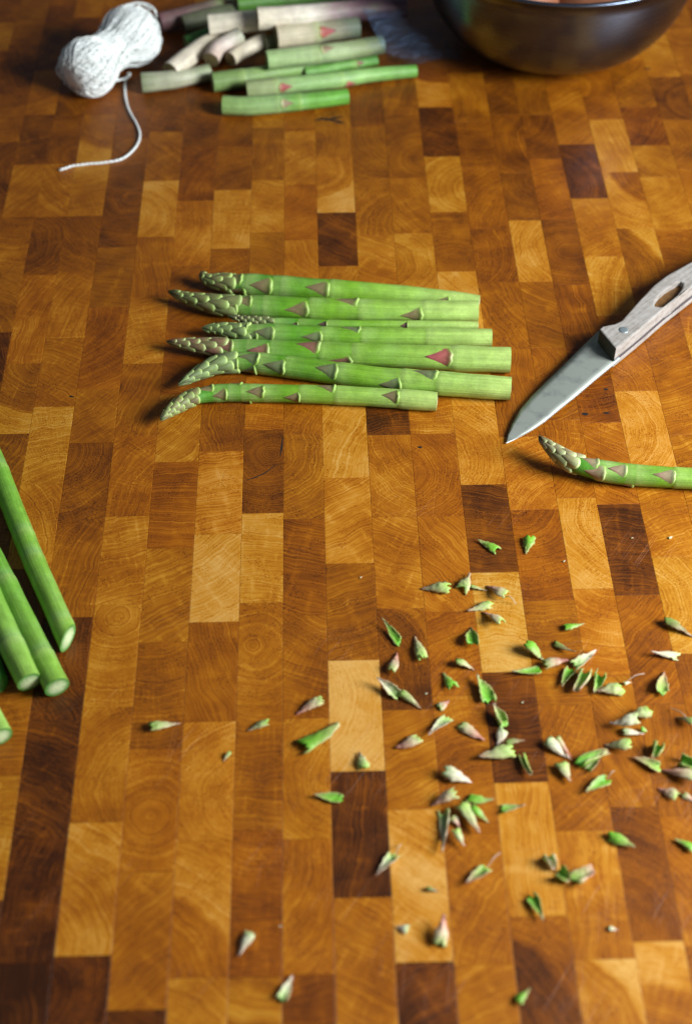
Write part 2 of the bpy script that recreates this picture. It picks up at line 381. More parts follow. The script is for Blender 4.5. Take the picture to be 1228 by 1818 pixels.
# ------------------------------------------------------------------ asparagus
def catmull(pts, n):
    out = []
    m = len(pts)
    for i in range(m-1):
        p0, p1, p2, p3 = pts[max(i-1, 0)], pts[i], pts[i+1], pts[min(i+2, m-1)]
        for j in range(n):
            t = j/n; t2 = t*t; t3 = t2*t
            out.append(tuple(.5*(2*p1[k] + (p2[k]-p0[k])*t + (2*p0[k]-5*p1[k]+4*p2[k]-p3[k])*t2 + (3*p1[k]-p0[k]-3*p2[k]+p3[k])*t3) for k in range(len(p1))))
    out.append(tuple(pts[-1])); return out

class Stalk:
    """centre line (tip or far end first, cut end last) with radius; frames face the camera side"""
    def __init__(s, pts):                      # pts: (Vector, radius)
        raw = catmull([(p.x, p.y, p.z, r) for p, r in pts], 40)
        s.p = [Vector(q[:3]) for q in raw]; s.r = [max(q[3], .0003) for q in raw]
        s.s = [0.0]
        for a, b in zip(s.p, s.p[1:]): s.s.append(s.s[-1] + (b-a).length)
        s.len = s.s[-1]
        c = sum(s.p, Vector()) / len(s.p); s.view = (CAMPOS - c).normalized()
    def at(s, t):
        t = min(max(t, 0), s.len)
        lo = 0; hi = len(s.s)-1
        while hi - lo > 1:
            m = (lo+hi)//2
            if s.s[m] <= t: lo = m
            else: hi = m
        f = (t - s.s[lo]) / max(s.s[hi]-s.s[lo], 1e-9)
        p = s.p[lo].lerp(s.p[hi], f); r = s.r[lo]*(1-f) + s.r[hi]*f
        a = s.p[max(lo-1, 0)]; b = s.p[min(hi+1, len(s.p)-1)]
        T = (b - a).normalized()
        c = (s.view - T*s.view.dot(T)).normalized()
        l = T.cross(c)                          # lateral
        return p, r, T, c, l
    def surf(s, t, ang, off):
        p, r, T, c, l = s.at(t)
        return p + (c*math.cos(ang) + l*math.sin(ang)) * (r + off)
    def nearest_x(s, W):                        # arc length nearest to a world point
        best = min(range(len(s.p)), key=lambda i: (s.p[i]-W).length_squared); return s.s[best]

def tube_mesh(name, st, t0, t1, nseg, ring, colf, mat, parent, org, rmul=None, cut_n=None, bump=0.0, seed=0, cap0=True):
    vs_, fs_, cs_, ap_ = [], [], [], []
    rr = random.Random(seed); ph = [rr.uniform(0, 6.28) for _ in range(6)]
    rib = [rr.uniform(-1, 1) for _ in range(ring)]; rcol = [rr.uniform(-1, 1) for _ in range(ring)]
    for i in range(nseg+1):
        t = t0 + (t1-t0)*i/nseg
        p, r, T, c, l = st.at(t)
        if rmul: r *= rmul(t)
        for j in range(ring):
            a = 2*math.pi*j/ring
            rb = r*(1 + bump*(math.sin(3*a+ph[0]+t*90)*.5 + math.sin(2*a+ph[1]-t*140)*.5 + math.sin(t*260+ph[2])*.6) + .010*rib[j])
            q = p + (c*math.cos(a) + l*math.sin(a))*rb
            if cut_n is not None and i >= nseg-2:      # shear the last rings on to the slanted cut plane
                w = 1.0 if i == nseg else (.55 if i == nseg-1 else .2)
                dlt = (q - p).dot(cut_n)/max(.25, abs(T.dot(cut_n)))
                q = q - T*dlt*w*(1 if T.dot(cut_n) > 0 else -1)
            vs_.append(q); ap_.append((math.cos(a), math.sin(a), t + seed)); kk = 1 + .07*rcol[j] + .04*rr.uniform(-1, 1); cs_.append(tuple(x_*kk for x_ in colf(t, a)))
        if i:
            b = (i-1)*ring
            for j in range(ring):
                fs_.append((b+j, b+(j+1) % ring, b+ring+(j+1) % ring, b+ring+j))
    if cap0:
        vs_.append(sum(vs_[:ring], Vector())/ring); cs_.append(colf(t0, 0)); ap_.append((0, 0, t0)); k = len(vs_)-1
        for j in range(ring): fs_.append((k, (j+1) % ring, j))
    o = mesh_obj(name, vs_, fs_, mat, parent, cols=cs_, origin=org, attrs={'ap': ap_})
    return o, vs_[nseg*ring:(nseg+1)*ring], vs_[:ring]

def cap_mesh(name, ringv, T, parent, org, white, rim, seed=0, dish=0.0):
    n = len(ringv); c = sum(ringv, Vector())/n; rr = random.Random(seed)
    vs_, fs_, cs_ = [], [], []
    for q, (f, colr) in enumerate(((1.0, rim), (.84, lerp(rim, white, .12)), (.66, lerp(rim, white, .62)), (.35, white))):
        for v in ringv:
            w = c + (v-c)*f + T*(.0004*(1-f) + .00006*rr.uniform(-1, 1)) - T*dish*(1-f*f)
            vs_.append(w); kq = rr.uniform(.78, 1.05); cs_.append(tuple(x_*kq for x_ in lerp(colr, white, rr.uniform(0, .12))))
        if q:
            b = (q-1)*n
            for j in range(n): fs_.append((b+j, b+(j+1) % n, b+n+(j+1) % n, b+n+j))
    vs_.append(c + T*.0004 - T*dish); cs_.append(white); k = len(vs_)-1; b = 3*n
    for j in range(n): fs_.append((b+j, b+(j+1) % n, k))
    return mesh_obj(name, vs_, fs_, M_CUT, parent, cols=cs_, origin=org)

def scale_mesh(st, sb, ang, length, hw, thick, dome, pal, parent, org, seed=0, flare=0.0, plump=False):
    """one triangular scale leaf lying on the stalk: base at sb, tip towards the spear tip"""
    rr = random.Random(seed)
    us = (-.07, -.04, 0.0, .05, .12, .25, .42, .6, .78, .92, 1.0); NV = 6
    vs_, fs_, cs_ = [], [], []
    skew = rr.uniform(-.10, .10); bj = [rr.uniform(-1, 1) for _ in range(NV+1)]
    for iu, u in enumerate(us):
        uu = max(u, 0)
        w = hw*(1-uu)**.85*(1 + .25*math.sin(math.pi*min(uu*1.6, 1))) if uu < 1 else .02
        if u < 0: w = hw*(.86 if u < -.06 else .95)
        for j in range(NV+1):
            v = -1 + 2*j/NV
            base_arch = (.10 if plump else .09)*length*(v*v) + (0 if plump else .035*length*bj[j])          # base edge curves
            t = sb - u*length - (base_arch if uu < .3 else base_arch*(1-uu)*.6)
            if u <= -.06: off = -.0006
            elif u < 0: off = thick*.55
            elif plump: off = thick*(1-.75*uu) + dome*math.sin(math.pi*min(1, uu*.9+.12))*(1-v*v)
            else: off = thick*(1.0 if uu < .06 else .16 + .84*max(0, 1-uu*3.6)**2) + .00012 + dome*math.sin(math.pi*min(1, uu*.9+.12))*(1-v*v) + flare*uu*uu
            off *= (1 - .75*abs(v)**(3 if plump else 1.6)) if u > -.06 else 1
            if abs(v) > .99: off -= .0003
            p, r, T, c, l = st.at(max(t, 0))
            q = st.surf(max(t, 0), ang + w*v + skew*uu, off)
            if t < 0: q = q + T*t
            vs_.append(q)
            cbase = ramp(pal, uu if u >= 0 else 0)
            if not plump and uu < .10: cbase = lerp(cbase, (0.24, 0.42, 0.06), min(1, .15 + abs(v)**1.5))
            kj = rr.uniform(.88, 1.10); cbase = tuple(x_*kj for x_ in cbase)
            cs_.append(lerp(cbase, pal[0][1], (.22*abs(v)**3 if plump else 0.0) if uu < .8 else 0.0))
        if iu:
            b = (iu-1)*(NV+1)
            for j in range(NV): fs_.append((b+j, b+j+1, b+NV+2+j, b+NV+1+j))
    return mesh_obj('scale_leaf', vs_, fs_, M_SCALE, parent, cols=cs_, origin=org)

G_TIP, G_MID, G_END = (0.075, 0.27, 0.015), (0.19, 0.40, 0.028), (0.45, 0.61, 0.17)
PALE = (0.40, 0.53, 0.17)
PAL_OLIVE = [(0, PALE), (.04, (0.36, 0.48, 0.13)), (.10, (0.25, 0.29, 0.085)), (.25, (0.22, 0.19, 0.08)), (.6, (0.215, 0.155, 0.08)), (.9, (0.20, 0.16, 0.07)), (1, (0.17, 0.19, 0.05))]
PAL_ROSE = [(0, (0.42, 0.50, 0.20)), (.04, (0.40, 0.44, 0.17)), (.10, (0.30, 0.22, 0.10)), (.25, (0.26, 0.13, 0.085)), (.7, (0.25, 0.10, 0.085)), (1, (0.17, 0.10, 0.06))]
PAL_RED = [(0, (0.50, 0.50, 0.26)), (.06, (0.40, 0.14, 0.10)), (.4, (0.42, 0.11, 0.10)), (.8, (0.36, 0.08, 0.09)), (1, (0.12, 0.03, 0.04))]
PAL_GREY = [(0, PALE), (.04, (0.36, 0.48, 0.16)), (.10, (0.21, 0.30, 0.11)), (.4, (0.155, 0.185, 0.085)), (.75, (0.165, 0.155, 0.08)), (1, (0.16, 0.16, 0.07))]
PAL_PURP = [(0, (0.36, 0.40, 0.18)), (.06, (0.24, 0.20, 0.12)), (.2, (0.14, 0.08, 0.065)), (.5, (0.12, 0.062, 0.062)), (1, (0.14, 0.07, 0.07))]
PAL_CREAM = [(0, (0.50, 0.56, 0.27)), (.08, (0.44, 0.46, 0.24)), (.25, (0.33, 0.27, 0.15)), (.6, (0.30, 0.20, 0.13)), (1, (0.20, 0.13, 0.08))]

def headpal(pal, f):
    return [(u, tuple(x_*(1.12 - .70*u) for x_ in lerp(c, (0.25, 0.36, 0.12), f))) for u, c in pal]

def spear(label, pts, ztip, pal, nodes, head_px, head_pal=None, nhead=20, seed=0, cut_dir=None, white=(0.62, 0.70, 0.42), endtone=1.0, curve_z=None, hlen=1.0):
    """pts: (x, y, thick_px) from the tip to the cut end"""
    rr = random.Random(seed)
    W = []
    for i, (x, y, th) in enumerate(pts):
        r = th*.5*mmpx(x, y)
        z = r if i > 2 else r + (ztip - r)*(1 - i/3.0)
        if curve_z: z = max(z, curve_z[i]) if i < len(curve_z) else z
        W.append((P(x, y, z), r))
    rs = W[min(3, len(W)-1)][1]
    st = Stalk(W)
    # arc length where the head ends
    Lh = head_px * mmpx(pts[0][0], pts[0][1])
    def prof(t):
        if t < Lh:
            q = t/Lh; return max(.05, .80*(q**.62)*(1.08 - .10*q))
        return min(1.0, .80 + .2*(t-Lh)/(.5*Lh))
    st.r = [max(.0003, (r if s_ > Lh else max(r, rs*.9))*prof(s_)) for r, s_ in zip(st.r, st.s)]
    # swollen step below every node
    steps = sorted(st.nearest_x(P(x, y_line(pts, x), rs)) for x, v, *_ in nodes)
    org = P(pts[-1][0], pts[-1][1], 0)
    root = empty('asparagus_spear', org, label, 'asparagus', None)
    def colf(t, a):
        q = t/st.len
        c = ramp([(0, (.03, .10, .01)), (.85*Lh/st.len, (.03, .11, .01)), (1.2*Lh/st.len, G_TIP), (max(.25, 1.25*Lh/st.len), G_TIP), (.55, G_MID), (.80, lerp(G_MID, G_END, .45*endtone)), (1, lerp(G_MID, G_END, endtone))], q)
        for sb in steps:                         # paler just below a node
            d = t - sb
            if 0 <= d < .012: c = lerp(c, PALE, .45*(1-d/.012))
        st_ = .05*math.sin(a*7 + t*30) + .04*math.sin(a*13)
        return tuple(max(0, x*(1+st_)) for x in c)
    def step(t):
        k = 1.0
        for sb in steps:
            d = t - sb
            if .0006 <= d < .020: k = max(k, 1 + .06*(1-d/.020))
        return k
    st.r = [r*step(q) for r, q in zip(st.r, st.s)]
    rmul = None
    T = st.at(st.len)[2]
    cn = None
    if cut_dir is not None: cn = Vector(cut_dir).normalized()
    o, endr, _ = tube_mesh('stem', st, .0008, st.len, 130, 30, colf, M_STEM, root, org, rmul, cn, .016, seed)
    cap_mesh('cut_end', endr, T, o, org, white, lerp(G_MID, G_END, .6), seed)
    for i, nd in enumerate(nodes):
        x, v = nd[0], nd[1]; pl = nd[2] if len(nd) > 2 else pal
        sb = st.nearest_x(P(x, y_line(pts, x), rs))
        rl = st.at(sb)[1]
        ang = math.asin(max(-1, min(1, v))) * -1
        if abs(v) >= .99: ang *= 1.15
        big = nd[3] if len(nd) > 3 else 1.0
        scale_mesh(st, sb, ang, rl*rr.uniform(1.7, 2.2)*big, rr.uniform(.72, .92)*big**.5, .0011, 0.0, pl, root, org, seed*50+i)
    hp = head_pal or pal
    g = 2.39996; a0 = rr.uniform(0, 6.28)
    nhead += 7
    for i in range(nhead):
        q = ((i+.5)/nhead)**1.15                # 0 tip .. 1 below the head
        sb = Lh*(.16 + 1.0*q)
        rl = max(st.at(sb)[1], rs*.35)
        ln = min(sb*1.02, rs*(2.0 + .5*q)*hlen)
        scale_mesh(st, sb, a0 + g*i, ln, .88 - .12*q, .0009 + .0004*(1-q), rl*rr.uniform(.10, .22), headpal(hp, rr.uniform(.0, .55)), root, org, seed*77+i+900, plump=True)
    return root
def y_line(pts, x):
    for a, b in zip(pts, pts[1:]):
        if min(a[0], b[0]) <= x <= max(a[0], b[0]):
            return a[1] + (b[1]-a[1])*(x-a[0])/((b[0]-a[0]) or 1)
    return pts[-1][1]

spear('green asparagus spear at the back of the row, tip hidden behind its neighbour',
      [(357, 482, 16), (368, 496, 34), (405, 502, 38), (500, 510, 39), (590, 516, 39), (700, 522, 33), (800, 530, 27), (850, 537, 25)], .008, PAL_OLIVE,
      [(404, -.2), (439, -.9), (431, .6), (486, 0), (501, -1), (585, .1), (799, -.4)], 70, PAL_OLIVE, 20, seed=1, hlen=.9)
spear('green asparagus spear with long pointed olive tip beside the backmost spear',
      [(299, 517, 16), (335, 530, 36), (390, 541, 42), (450, 544, 40), (560, 549, 40), (700, 552, 39), (848, 553, 38)], .008, PAL_OLIVE,
      [(423, -.3), (447, .6), (469, -1), (547, -.05), (635, .9), (749, -.35)], 120, PAL_OLIVE, 24, seed=2)
spear('thinnest asparagus spear of the trimmed row, with small purple tip',
      [(405, 561, 10), (435, 567, 15), (470, 570, 16), (520, 573, 16), (600, 576, 16), (720, 577, 16), (848, 578, 15)], .009, PAL_PURP,
      [(486, 0), (531, -.5), (581, 0), (724, -.1)], 70, PAL_PURP, 22, seed=3, white=(.7, .74, .6), curve_z=[.009, .008, .007, .006, .006, .0055, .005])
spear('green asparagus spear with blunt grey green tip between thin purple spear and pink tipped spear',
      [(358, 583, 18), (385, 584, 34), (430, 589, 34), (500, 593, 34), (600, 597, 33), (740, 599, 33), (872, 600, 33)], .008, PAL_GREY,
      [(423, -.3), (458, -.6), (441, .8), (488, 0), (571, -.2), (641, .9), (754, -1)], 78, PAL_GREY, 20, seed=4, hlen=.9)
spear('thick asparagus spear with pink tip and one red scale near its cut end',
      [(296, 606, 14), (330, 611, 34), (380, 616, 36), (430, 620, 36), (520, 624, 37), (650, 630, 41), (800, 636, 45), (905, 639, 46)], .008, PAL_ROSE,
      [(394, -.7), (415, .3), (480, -.05), (441, -1), (568, .7), (627, -.75), (799, .05, PAL_RED, 1.05)], 95, PAL_ROSE, 21, seed=5)
spear('asparagus spear with grey green pointed tip bent towards the open board',
      [(317, 683, 12), (345, 667, 34), (385, 648, 40), (430, 642, 38), (500, 650, 38), (600, 663, 40), (700, 674, 40), (800, 682, 42), (906, 690, 42)], .008, PAL_GREY,
      [(422, -.3), (461, .5), (458, -.9), (509, -.15), (599, .2), (713, -.6), (774, .85)], 110, PAL_GREY, 22, seed=6)
spear('short asparagus spear with drooping speckled tip, set slightly apart at the front of the row',
      [(286, 746, 18), (303, 729, 34), (340, 707, 32), (390, 698, 31), (470, 698, 31), (560, 700, 32), (680, 706, 34), (775, 713, 34)], .008, PAL_OLIVE,
      [(404, -.2), (380, .8), (470, .2), (429, 1), (447, -1), (532, -.5), (596, .9), (707, .2)], 84, PAL_OLIVE, 26, seed=7, hlen=.8)
spear('single asparagus spear with pinkish cream tip lying by the knife point',
      [(956, 774, 12), (975, 793, 34), (1008, 818, 40), (1050, 832, 37), (1110, 842, 37), (1200, 848, 37), (1290, 852, 38), (1400, 856, 40)], .014, PAL_CREAM,
      [(1070, -.4), (1057, .8), (1108, .4), (1127, -1), (1193, .1), (1290, -.3)], 82, PAL_CREAM, 19, seed=8, curve_z=[.014, .012, .0095, .0075])

def cut_stalk(label, pts, col0, col1, zs=None, nodes=(), white=(.60, .72, .40), rim=(.05, .24, .02), cut_dir=None, group=None, seed=0, dish=0.0, name='asparagus_stalk', both=True, cat='asparagus', far_white=None, bump=.012, pal=PAL_OLIVE):
    """pts far end first, cut end last, (x, y, thick_px)"""
    W = []
    for i, (x, y, th) in enumerate(pts):
        r = th*.5*mmpx(x, y); z = (zs[i] if zs else 0) + r
        W.append((P(x, y, z), r))
    st = Stalk(W); org = Vector((W[-1][0].x, W[-1][0].y, 0))
    root = empty(name, org, label, cat, group)
    steps = []
    for nd in nodes:
        s_ = st.len*nd[0]; steps.append(s_)
    def colf(t, a):
        q = t/st.len
        c = lerp(col0, col1, q) if len(col0) == 3 and not isinstance(col0[0], tuple) else ramp(col0, q)
        for sb in steps:
            d = t-sb
            if -.007 < d < 0: c = lerp(c, (.26, .40, .20), .35*(1+d/.007))
            elif 0 <= d < .006: c = lerp(c, PALE, .4*(1-d/.006))
        k = 1 + .05*math.sin(a*7+t*30+seed) + .05*math.sin(a*12-t*50)
        return tuple(x*k for x in c)
    def rmul(t):
        k = 1.0
        for sb in steps:
            d = t-sb
            if 0 <= d < .012: k += .05*(1-d/.012)
        return k
    T0 = st.at(0)[2]; T1 = st.at(st.len)[2]
    cn = Vector(cut_dir).normalized() if cut_dir is not None else None
    o, e1, e0 = tube_mesh('stem', st, 0, st.len, 80, 30, colf, M_STEM, root, org, rmul, cn, bump, seed, cap0=not both)
    cap_mesh('cut_end', e1, (cn if cn is not None else T1), o, org, white, rim, seed, dish)
    if both: cap_mesh('cut_end', e0[::-1], -T0, o, org, far_white or white, rim, seed+1, 0)
    for i, nd in enumerate(nodes):
        if nd[1] is None: continue
        sb = st.len*nd[0]; rl = st.at(sb)[1]
        scale_mesh(st, sb, -math.asin(nd[1]), rl*1.5, .62, .0006, rl*.03, nd[2] if len(nd) > 2 else pal, root, org, seed*9+i)
    return root
SG0, SG1 = (.10, .31, .026), (.22, .42, .055)
# whole stalks entering from the left edge of the picture
cut_stalk('green asparagus stalk with slanted cut lying beside two crossing stalks', [(-85, 655, 37), (-12, 815, 38), (30, 920, 38), (66, 1008, 39), (100, 1085, 40), (121, 1133, 40)], SG0, SG1,
          nodes=((.42, None), (.66, None), (.74, None), (.955, None)), cut_dir=(.92, -.38, .05), seed=21, both=False)
cut_stalk('middle green asparagus stalk of the three overlapping ones, pale oval cut end', [(-75, 870, 40), (-8, 1003, 42), (25, 1068, 43), (62, 1142, 44), (102, 1220, 45)], (.08, .28, .03), SG1,
          zs=[.002, .001, 0, 0, 0], nodes=((.5, None), (.86, None)), seed=22, both=False)
cut_stalk('green asparagus stalk resting on its neighbour, round pale cut end facing forward', [(-85, 915, 40), (-38, 1010, 42), (-8, 1080, 44), (22, 1146, 45), (53, 1211, 45)], SG0, (.25, .44, .075),
          zs=[.004, .004, .004, .003, .002], nodes=((.80, None),), seed=23, both=False)
cut_stalk('dark green asparagus stalk mostly hidden, pointed slanted cut', [(-110, 985, 36), (-60, 1085, 38), (-22, 1160, 36), (4, 1214, 26)], (.04, .20, .02), (.05, .24, .03),
          white=(.10, .33, .06), cut_dir=(.75, -.55, .3), seed=24, both=False)
cut_stalk('bright green asparagus stalk lying alone in front, white oval cut end', [(-110, 1075, 40), (-60, 1180, 42), (-28, 1250, 43), (2, 1308, 44)], (.16, .38, .05), (.30, .50, .10),
          seed=25, both=False)

# trimmed woody ends in a pile; first point right end, last point left cut end
WH = (.78, .70, .56); GRN = (.17, .38, .06); PGR = (.33, .48, .18); PUR = (.16, .085, .09); BRN = (.22, .16, .07)
def trim(label, pts, stops, zs=None, nodes=(), **kw):
    kw.setdefault('white', BRN); kw.setdefault('rim', (.25, .20, .10))
    return cut_stalk(label, pts, stops, None, zs, nodes, name='asparagus_trimming', cat='asparagus end', group='woody asparagus ends piled by the bowl', **kw)
trim('bright green woody asparagus end lying foremost of the pile', [(617, 171, 27), (560, 178, 29), (500, 184, 31), (440, 188, 33), (396, 187, 33)],
     [(0, (.14, .40, .05)), (.4, (.17, .40, .07)), (.6, (.28, .44, .17)), (1, (.28, .44, .14))], nodes=((.38, None), (.55, .0, PAL_CREAM)), seed=31, white=(.4, .45, .2), far_white=(.5, .6, .3))
trim('long thin green woody asparagus end with pink scales, reaching out towards the bowl', [(738, 126, 22), (660, 133, 25), (590, 143, 28), (500, 153, 31), (438, 160, 33)],
     [(0, (.12, .34, .05)), (.3, (.26, .48, .14)), (.7, (.30, .48, .18)), (.85, (.35, .42, .2)), (1, (.3, .36, .16))], zs=[0, .001, .002, .002, .001], nodes=((.44, .8, PAL_RED), (.82, .2, PAL_RED)), seed=32, white=(.35, .36, .2), far_white=(.3, .2, .15))
trim('dark green woody asparagus end under its thinner neighbour', [(594, 112, 24), (530, 122, 28), (450, 136, 31), (377, 146, 34)],
     [(0, (.25, .45, .12)), (.4, (.24, .40, .12)), (.7, (.25, .38, .12)), (1, (.20, .32, .10))], nodes=((.75, None),), seed=33, white=(.25, .28, .12))
trim('short green tip piece poking out behind the long thin asparagus end', [(669, 107, 18), (620, 115, 20), (540, 130, 22)], [(0, (.16, .40, .07)), (1, (.16, .36, .08))], seed=34, nodes=((.3, 0, PAL_ROSE),))
trim('pale green woody asparagus end with straight green cut lying across the pile', [(679, 79, 31), (600, 92, 32), (540, 99, 32), (474, 107, 32)],
     [(0, (.20, .22, .12)), (.2, (.26, .32, .15)), (.4, (.40, .50, .26)), (1, (.36, .52, .22))], zs=[.012, .012, .012, .012], nodes=((.55, -.5, PAL_CREAM),), seed=35, white=(.14, .30, .06), rim=(.14, .32, .06))
trim('thick whitish woody asparagus end with a red scale mark', [(636, 48, 36), (590, 53, 38), (540, 60, 40), (490, 66, 42)],
     [(0, (.17, .19, .12)), (.35, (.26, .24, .16)), (.6, (.60, .54, .38)), (1, (.58, .50, .36))], zs=[.016, .016, .015, .015], nodes=((.50, .1, PAL_RED),), seed=36, white=(.20, .20, .10))
trim('whitest thick woody asparagus end with brown cut, top of the pile', [(520, 32, 34), (470, 36, 35), (420, 40, 36), (371, 45, 36)],
     [(0, WH), (1, (.80, .73, .58))], zs=[.022, .020, .018, .017], seed=37)
trim('white woody asparagus end shading to purple, laid along the top of the pile', [(720, 14, 32), (640, 18, 34), (550, 27, 36), (457, 33, 37)],
     [(0, (.10, .06, .09)), (.3, (.13, .07, .09)), (.5, (.36, .26, .26)), (.65, (.78, .72, .62)), (1, (.78, .70, .54))], zs=[.024, .025, .026, .027], seed=38)
trim('white woody asparagus end pointing at the skein of twine', [(405, 60, 28), (365, 80, 31), (330, 105, 33), (303, 127, 33)],
     [(0, (.40, .36, .24)), (.3, (.70, .62, .48)), (1, (.78, .70, .56))], zs=[.008, .007, .005, .004], seed=39)
trim('bent white woody asparagus end with pinkish side between two others', [(428, 62, 26), (405, 75, 27), (385, 88, 28), (375, 106, 28)],
     [(0, (.45, .46, .34)), (.4, (.72, .62, .55)), (1, (.6, .46, .38))], zs=[.016, .013, .011, .009], seed=40)
trim('short white woody asparagus end tucked under the pale green one', [(470, 70, 26), (445, 83, 26), (425, 94, 26), (409, 105, 25)],
     [(0, WH), (.5, (.74, .66, .5)), (1, (.66, .57, .42))], zs=[.010, .009, .008, .008], seed=41)
trim('woody asparagus end seen end on with round olive cut', [(530, 62, 26), (500, 70, 27), (470, 79, 28)], [(0, (.3, .3, .18)), (1, (.2, .22, .12))], zs=[.010, .010, .010], seed=42, white=(.2, .22, .12), rim=(.32, .34, .22))
trim('frayed split woody asparagus end lying flat beside the twine', [(372, 128, 28), (330, 138, 30), (290, 144, 32), (252, 147, 33)],
     [(0, (.30, .36, .20)), (.4, (.50, .50, .36)), (.8, (.42, .44, .30)), (1, (.24, .28, .16))], seed=43, white=(.22, .24, .14), bump=.05)
trim('dark green woody asparagus end in the shade beneath the white ones', [(420, 50, 28), (375, 62, 28), (330, 78, 28)], [(0, (.05, .17, .03)), (1, (.06, .20, .04))], zs=[.004, .002, 0], seed=44, white=(.08, .15, .05))
trim('dull olive woody asparagus end behind the dark green one', [(440, 16, 28), (380, 28, 29), (325, 43, 30)], [(0, (.16, .19, .10)), (1, (.17, .18, .11))], zs=[.006, .005, .003], seed=45, white=(.08, .07, .04))
trim('purple to green woody asparagus end leading away from the twine', [(520, -26, 26), (440, -4, 28), (360, 20, 30), (284, 40, 32)], [(0, (.13, .30, .06)), (.45, (.24, .32, .14)), (.65, (.22, .16, .13)), (1, (.26, .13, .14))], zs=[.008, .006, .003, .001], seed=46, nodes=((.55, 0, PAL_ROSE),))
trim('green woody asparagus end furthest back in the pile', [(682, 8, 26), (600, 2, 27), (520, -2, 28), (420, 8, 28)], [(0, (.12, .28, .06)), (1, (.10, .26, .04))], zs=[.004, .006, .009, .012], seed=47)

# ------------------------------------------------------------------ knife
def knife():
    zt, zb, zk = .0165, .0012, .0062                    # top face, underside, blade height at the handle
    top_px = [(1064, 584), (1069, 579.5), (1080, 577), (1091, 575), (1103, 569), (1115, 556), (1135, 533), (1161, 506), (1183, 489), (1206, 476), (1228, 464), (1262, 447), (1300, 428), (1335, 408), (1352, 402)]
    low_px = [(1358, 414), (1352, 420), (1310, 447), (1270, 476), (1228, 508), (1183, 543), (1139, 581), (1110, 605), (1093, 619)]
    outer = [P(x, y, zt) for x, y in top_px + low_px]
    hole = [P(x, y, zt) for x, y in [(1161, 543), (1162, 533), (1170, 523), (1180, 514), (1190, 508), (1198, 504), (1202, 500.5), (1207, 499.5), (1212, 503), (1212, 509), (1208, 516), (1201, 525), (1192, 534), (1182, 541), (1171, 545)]]
    org = P(1140, 575, 0)
    root = empty('paring_knife', org, 'small knife with weathered grey wooden handle and pointed steel blade', 'knife')
    M_HAND = None
    t = NT('weathered_wood')
    pos = t.n('ShaderNodeTexCoord').outputs['Object']
    ax = (P(1352, 410) - P(1080, 610)); ang = math.atan2(ax.y, ax.x)
    mv = t.mapping(t.mapping(pos, (0, 0, -ang), (1, 1, 1)), (0, 0, 0), (60, 900, 500))
    g1 = t.noise(mv, 1.0, 3.0); g2 = t.noise(pos, 320, 3.0)
    k = t.math('ADD', t.math('MULTIPLY', g1, .6), t.math('MULTIPLY', g2, .4))
    cr = t.n('ShaderNodeValToRGB'); t.put(cr.inputs[0], k); e = cr.color_ramp.elements
    e[0].position = .30; e[0].color = (.20, .17, .145, 1); e[1].position = .68; e[1].color = (.42, .40, .375, 1)
    m = e.new(.47); m.color = (.32, .295, .27, 1)
    t.put(t.b.inputs['Base Color'], cr.outputs[0]); t.b.inputs['Roughness'].default_value = .62; t.b.inputs['Specular IOR Level'].default_value = .3
    bp = t.n('ShaderNodeBump'); bp.inputs['Strength'].default_value = .6; bp.inputs['Distance'].default_value = .0004
    t.put(bp.inputs['Height'], k); t.put(t.b.inputs['Normal'], bp.outputs[0]); M_HAND = t.m
    t = NT('knife_steel')
    pos = t.n('ShaderNodeTexCoord').outputs['Object']
    smud = t.noise(pos, 110, 4.0, .6)
    br = t.noise(t.mapping(t.mapping(pos, (0, 0, -ang - .25), (1, 1, 1)), (0, 0, 0), (1800, 40, 1)), 1.0, 2.0)
    cr = t.n('ShaderNodeValToRGB'); t.put(cr.inputs[0], smud); e = cr.color_ramp.elements
    e[0].position = .30; e[0].color = (.25, .28, .26, 1); e[1].position = .50; e[1].color = (.375, .405, .36, 1)
    t.put(t.b.inputs['Base Color'], cr.outputs[0]); t.b.inputs['Metallic'].default_value = .5
    t.put(t.b.inputs['Roughness'], t.math('ADD', .42, t.math('MULTIPLY', br, .12)))
    M_STEEL = t.m
    def slab(name, loop, holes, z0, z1, mat, bev=.0008, parent=root):
        bm = bmesh.new()
        loops = [loop] + holes; vl = []
        for lp in loops:
            vs_ = [bm.verts.new((p.x-org.x, p.y-org.y, z1)) for p in lp]; vl.append(vs_)
            for a, b in zip(vs_, vs_[1:] + vs_[:1]): bm.edges.new((a, b))
        bmesh.ops.triangle_fill(bm, use_beauty=True, use_dissolve=False, edges=bm.edges[:])
        topf = bm.faces[:]
        ext_ = bmesh.ops.extrude_face_region(bm, geom=topf)
        for g in ext_['geom']:
            if isinstance(g, bmesh.types.BMVert): g.co.z = z0
        bmesh.ops.recalc_face_normals(bm, faces=bm.faces)
        if bev:
            es = [e_ for e_ in bm.edges if len(e_.link_faces) == 2 and e_.calc_face_angle(0) > 1.0 and abs(e_.verts[0].co.z - e_.verts[1].co.z) < 1e-6]
            bmesh.ops.bevel(bm, geom=es, offset=bev, segments=2, profile=.6, affect='EDGES')
        me = bpy.data.meshes.new(name); bm.to_mesh(me); bm.free(); me.materials.append(mat)
        o = bpy.data.objects.new(name, me); col.objects.link(o); o.parent = parent; return o
    top_scale = slab('handle_scale', outer, [hole], zk+.0011, zt, M_HAND, .0009)
    c = sum(outer, Vector())/len(outer)
    inner = [c + (p-c)*.992 for p in outer]
    slab('handle_scale', outer, [], zb, zk-.0011, M_HAND, .0006)
    slab('tang', inner, [], zk-.00105, zk+.00105, simple('tang_steel', (.20, .23, .28), .4, .8), 0)
    hc = sum(hole, Vector())/len(hole)
    slab('slot_floor', [hc + (p-hc)*.995 for p in hole], [], zk+.0012, zt-.0035, simple('slot_wood', (.15, .068, .016), .6, var=.35, vscale=300), 0)
